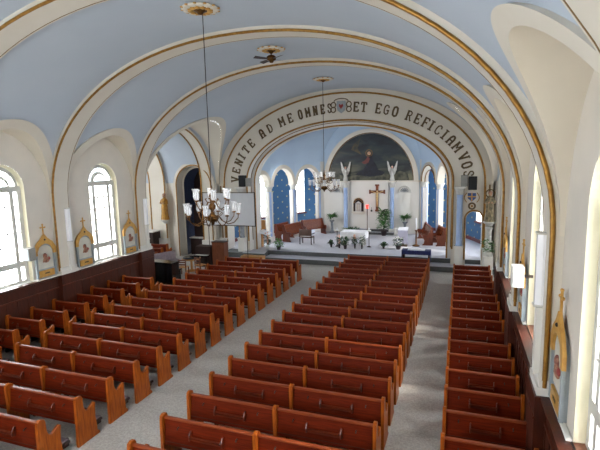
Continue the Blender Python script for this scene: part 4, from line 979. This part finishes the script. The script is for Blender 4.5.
# ---------------------------------------------------------------- left front corner furniture
p = thing('oak_credence', 'light oak low cabinet at the front of the left pews', 'cabinet', (-4.98, 23.45, FZ))
MB().box((0, 0, .25), (1.36, .42, .5), oak).build('body', p, .01); MB().box((0, 0, .52), (1.42, .48, .04), oak).build('top', p)
for sx in (-1, 1): MB().box((sx*.34, -.215, .25), (.6, .02, .4), oak).build('door', p)
p = thing('wooden_lectern_cabinet', 'tall brown box cabinet with pale front below the projection screen', 'cabinet', (-6.7, 22.7, FZ))
MB().box((0, 0, .72), (.78, .5, 1.44), brownw).build('body', p, .01); MB().box((0, 0, 1.455), (.84, .56, .03), darkw).build('top', p); MB().box((0, -.255, .7), (.68, .015, 1.2), brownw).build('front_panel', p)
p = thing('organ_console', 'dark red wooden organ console beside the tall brown cabinet', 'organ', (-7.62, 22.6, FZ))
MB().box((0, 0, .6), (.95, .6, 1.2), darkw).build('body', p, .015); MB().box((0, -.4, .68), (.9, .25, .06), black).build('keyboard_shelf', p); MB().box((0, -.42, .72), (.8, .18, .02), framew).build('keys', p); MB().box((.3, -.32, .36), (.06, .06, .6), darkw).box((-.3, -.32, .36), (.06, .06, .6), darkw).build('support', p)
p = thing('round_table', 'round wooden table with black cover left of the organ console', 'table', (-7.75, 21.3, FZ))
MB().lathe([(0, 0), (.3, 0), (.28, .05), (.06, .1), (.06, .6), (.5, .66), (.52, .72), (0, .73)], (0, 0, 0), oak, 18).build('wooden_table', p)
MB().lathe([(0, .78), (.46, .78), (.47, .73), (.45, .73), (0, .73)], (0, 0, 0), black, 18).build('black_cover', p)
p = thing('upright_piano', 'black polished piano behind the front left pews', 'piano', (-7.6, 18.6, FZ), -.1)
MB().box((0, 0, .55), (1.5, .55, 1.1), black).build('case', p, .02); MB().box((0, .35, .68), (1.4, .25, .08), black).build('keyboard_shelf', p); MB().box((0, .37, .73), (1.25, .16, .02), framew).build('keys', p)
for sx in (-1, 1): MB().box((sx*.65, .42, .32), (.07, .07, .64), black).build('leg', p)
MB().box((0, 0, 1.12), (1.56, .6, .04), black).build('lid', p)
p = thing('padded_bench', 'long bench with grey mauve padded top in the left transept', 'bench', (-9.1, 20.3, FZ), 1.15)
for sx in (-1, 1): MB().box((sx*.95, 0, .28), (.08, .4, .56), darkw).build('leg', p)
MB().box((0, 0, .6), (2.2, .42, .1), mauve).build('padded_seat', p, .03); MB().box((.0, .2, .85), (2.2, .08, .5), mauve).build('backrest', p, .02)
for i, (x, y) in enumerate(((-11.4, 23.2), (-10.9, 22.0), (-10.4, 20.8))):
    o = copy_tree(side); o.location = (x, y, 0); o['label'] = 'short pew in the left transept, %s from the wall' % ORD[i].replace('front', 'first'); o['group'] = 'left transept pews'
p = thing('confessional_cabinet', 'dark red wood cabinet with pale top edge in the left transept corner', 'cabinet', (-13.1, 24.4, FZ))
MB().box((0, 0, .8), (1.6, .8, 1.6), darkw).build('body', p, .01); MB().box((0, 0, 1.64), (1.66, .86, .08), white).build('pale_top', p); MB().box((.3, -.41, 1.2), (.5, .02, .1), white).build('name_plate', p)
p = thing('side_altar', 'dark side altar inside the blue niche of the left transept', 'altar', (-9.55, 25.6, FZ))
MB().box((0, 0, .55), (1.6, .6, 1.1), darkw).build('altar_block', p); MB().box((0, -.02, 1.13), (1.7, .68, .06), stonew).build('altar_top', p); MB().box((0, .15, 2.2), (1.3, .3, 2.1), mat('dark_red_drape', (44, 20, 18), .8, c2=(30, 14, 14), scale=4)).build('red_backdrop', p)

for i, (x, y, rz, w_) in enumerate(((-7.6, 20.3, .2, 'nearest the piano'), (-7.0, 21.0, -.3, 'nearest the tall brown cabinet'))):
    p = thing('wooden_chair', 'brown wooden chair behind the front left pews, '+w_, 'chair', (x, y, FZ), rz, 'wooden chairs in the left corner')
    for sx in (-1, 1):
        for sy in (-1, 1): MB().box((sx*.2, sy*.19, .22 if sy > 0 else .44), (.045, .045, .44 if sy > 0 else .88), brownw).build('leg', p)
    MB().box((0, 0, .455), (.46, .44, .035), oak).build('seat', p, .01); m = MB()
    for z in (.62, .74, .85): m.box((0, -.19, z), (.38, .025, .06), brownw)
    m.build('back_slats', p)
# statues
def statue(x, y, z, lb, rb, rz, sc_=1.0):
    p = thing('saint_statue', lb, 'statue', (x, y, z), rz)
    K = sc_; rows = []
    for r, zz in ((.24, 0), (.25, .06), (.2, .4), (.19, .7), (.17, .95), (.2, 1.08), (.17, 1.18), (.07, 1.24), (.055, 1.3)):
        rows.append([(K*r*(1+.07*math.sin(k*2.3))*math.cos(2*PI*k/20), K*r*.75*(1+.07*math.sin(k*2.3))*math.sin(2*PI*k/20), K*zz) for k in range(20)])
    m = MB(); m.grid(rows, rb, True); m.build('robe', p)
    h = MB(); h.ball((0, -.01, K*1.38), K*.095, skin, sq=(.85, 1, 1.2)); h.ball((0, -K*.1, K*1.37), K*.018, skin); h.build('head', p)
    h = MB(); h.ball((0, K*.02, K*1.42), K*.105, relief, sq=(.95, 1, 1.0)); h.build('hair', p)
    for s in (-1, 1):
        MB().tube([(s*K*.17, 0, K*1.12), (s*K*.22, -K*.04, K*.95), (s*K*.1, -K*.18, K*.95)], [K*.06, K*.065, K*.045], rb, 8).ball((s*K*.07, -K*.2, K*.97), K*.04, skin).build('arm', p)
    MB().lathe([(0, -.28), (.1, -.26), (.2, -.12), (.3, -.06), (.3, 0), (0, 0)], (0, 0, 0), stonew, 14).build('corbel', p)
    return p
statue(-11.75, YW-.36, 2.25, 'gold robed saint statue on a wall corbel in the left transept', robe, 0, 1.12)
s_ = statue(7.72, YW-.72, 2.6, 'cream robed saint statue on a pedestal in the right transept', robe2, 0, 1.0)
MB().tube([(.2*math.cos(t), .03, 1.4+.2*math.sin(t)) for t in [2*PI*k/18 for k in range(18)]], .03, ink, 6, True).build('halo', s_)
p = thing('statue_pedestal', 'white pedestal under the right transept statue', 'pedestal', (7.72, YW-.72, FZ), group=None)
MB().box((0, 0, .55), (.42, .5, 1.1), white).build('block', p, .01); MB().lathe([(.16, 1.1), (.14, 1.2), (.12, 2.3), (.2, 2.43), (0, 2.44)], (0, 0, 0), stonew, 12).build('shaft', p)
arrangement(7.68, YW-1.35, 1.08+FZ, 'green and white flowers in front of the right transept statue', .26, 1.0, flowerw, 61, potw, green)
p = thing('flower_stand', 'white block stand under the right transept flowers', 'stand', (7.68, YW-1.35, FZ))
MB().box((0, 0, .54), (.42, .4, 1.07), white).build('block', p, .01)

# unseen fill spots added behind the lettered arch to brighten the chancel
for sx in (-1, 1):
    p = thing('fill_spot', 'spotlight added out of sight behind the %s side of the lettered arch' % ('left' if sx < 0 else 'right'), 'lamp', (sx*5.4, 26.35, 5.75), group='added chancel fill lights')
    MB().lathe([(0, 0), (.07, 0), (.1, .16), (0, .16)], (0, 0, 0), iron, 10).build('housing', p)
    l = bpy.data.lights.new('chancel_fill', 'SPOT'); l.energy = 260; l.spot_size = 1.9; l.spot_blend = .8; l.shadow_soft_size = .15; l.color = (1, .97, .95)
    o = bpy.data.objects.new('chancel_fill', l); COL.objects.link(o); o.location = (sx*5.3, 26.55, 5.7); o.rotation_euler = Vector((-sx*.75, .85, -.5)).to_track_quat('-Z', 'Y').to_euler()
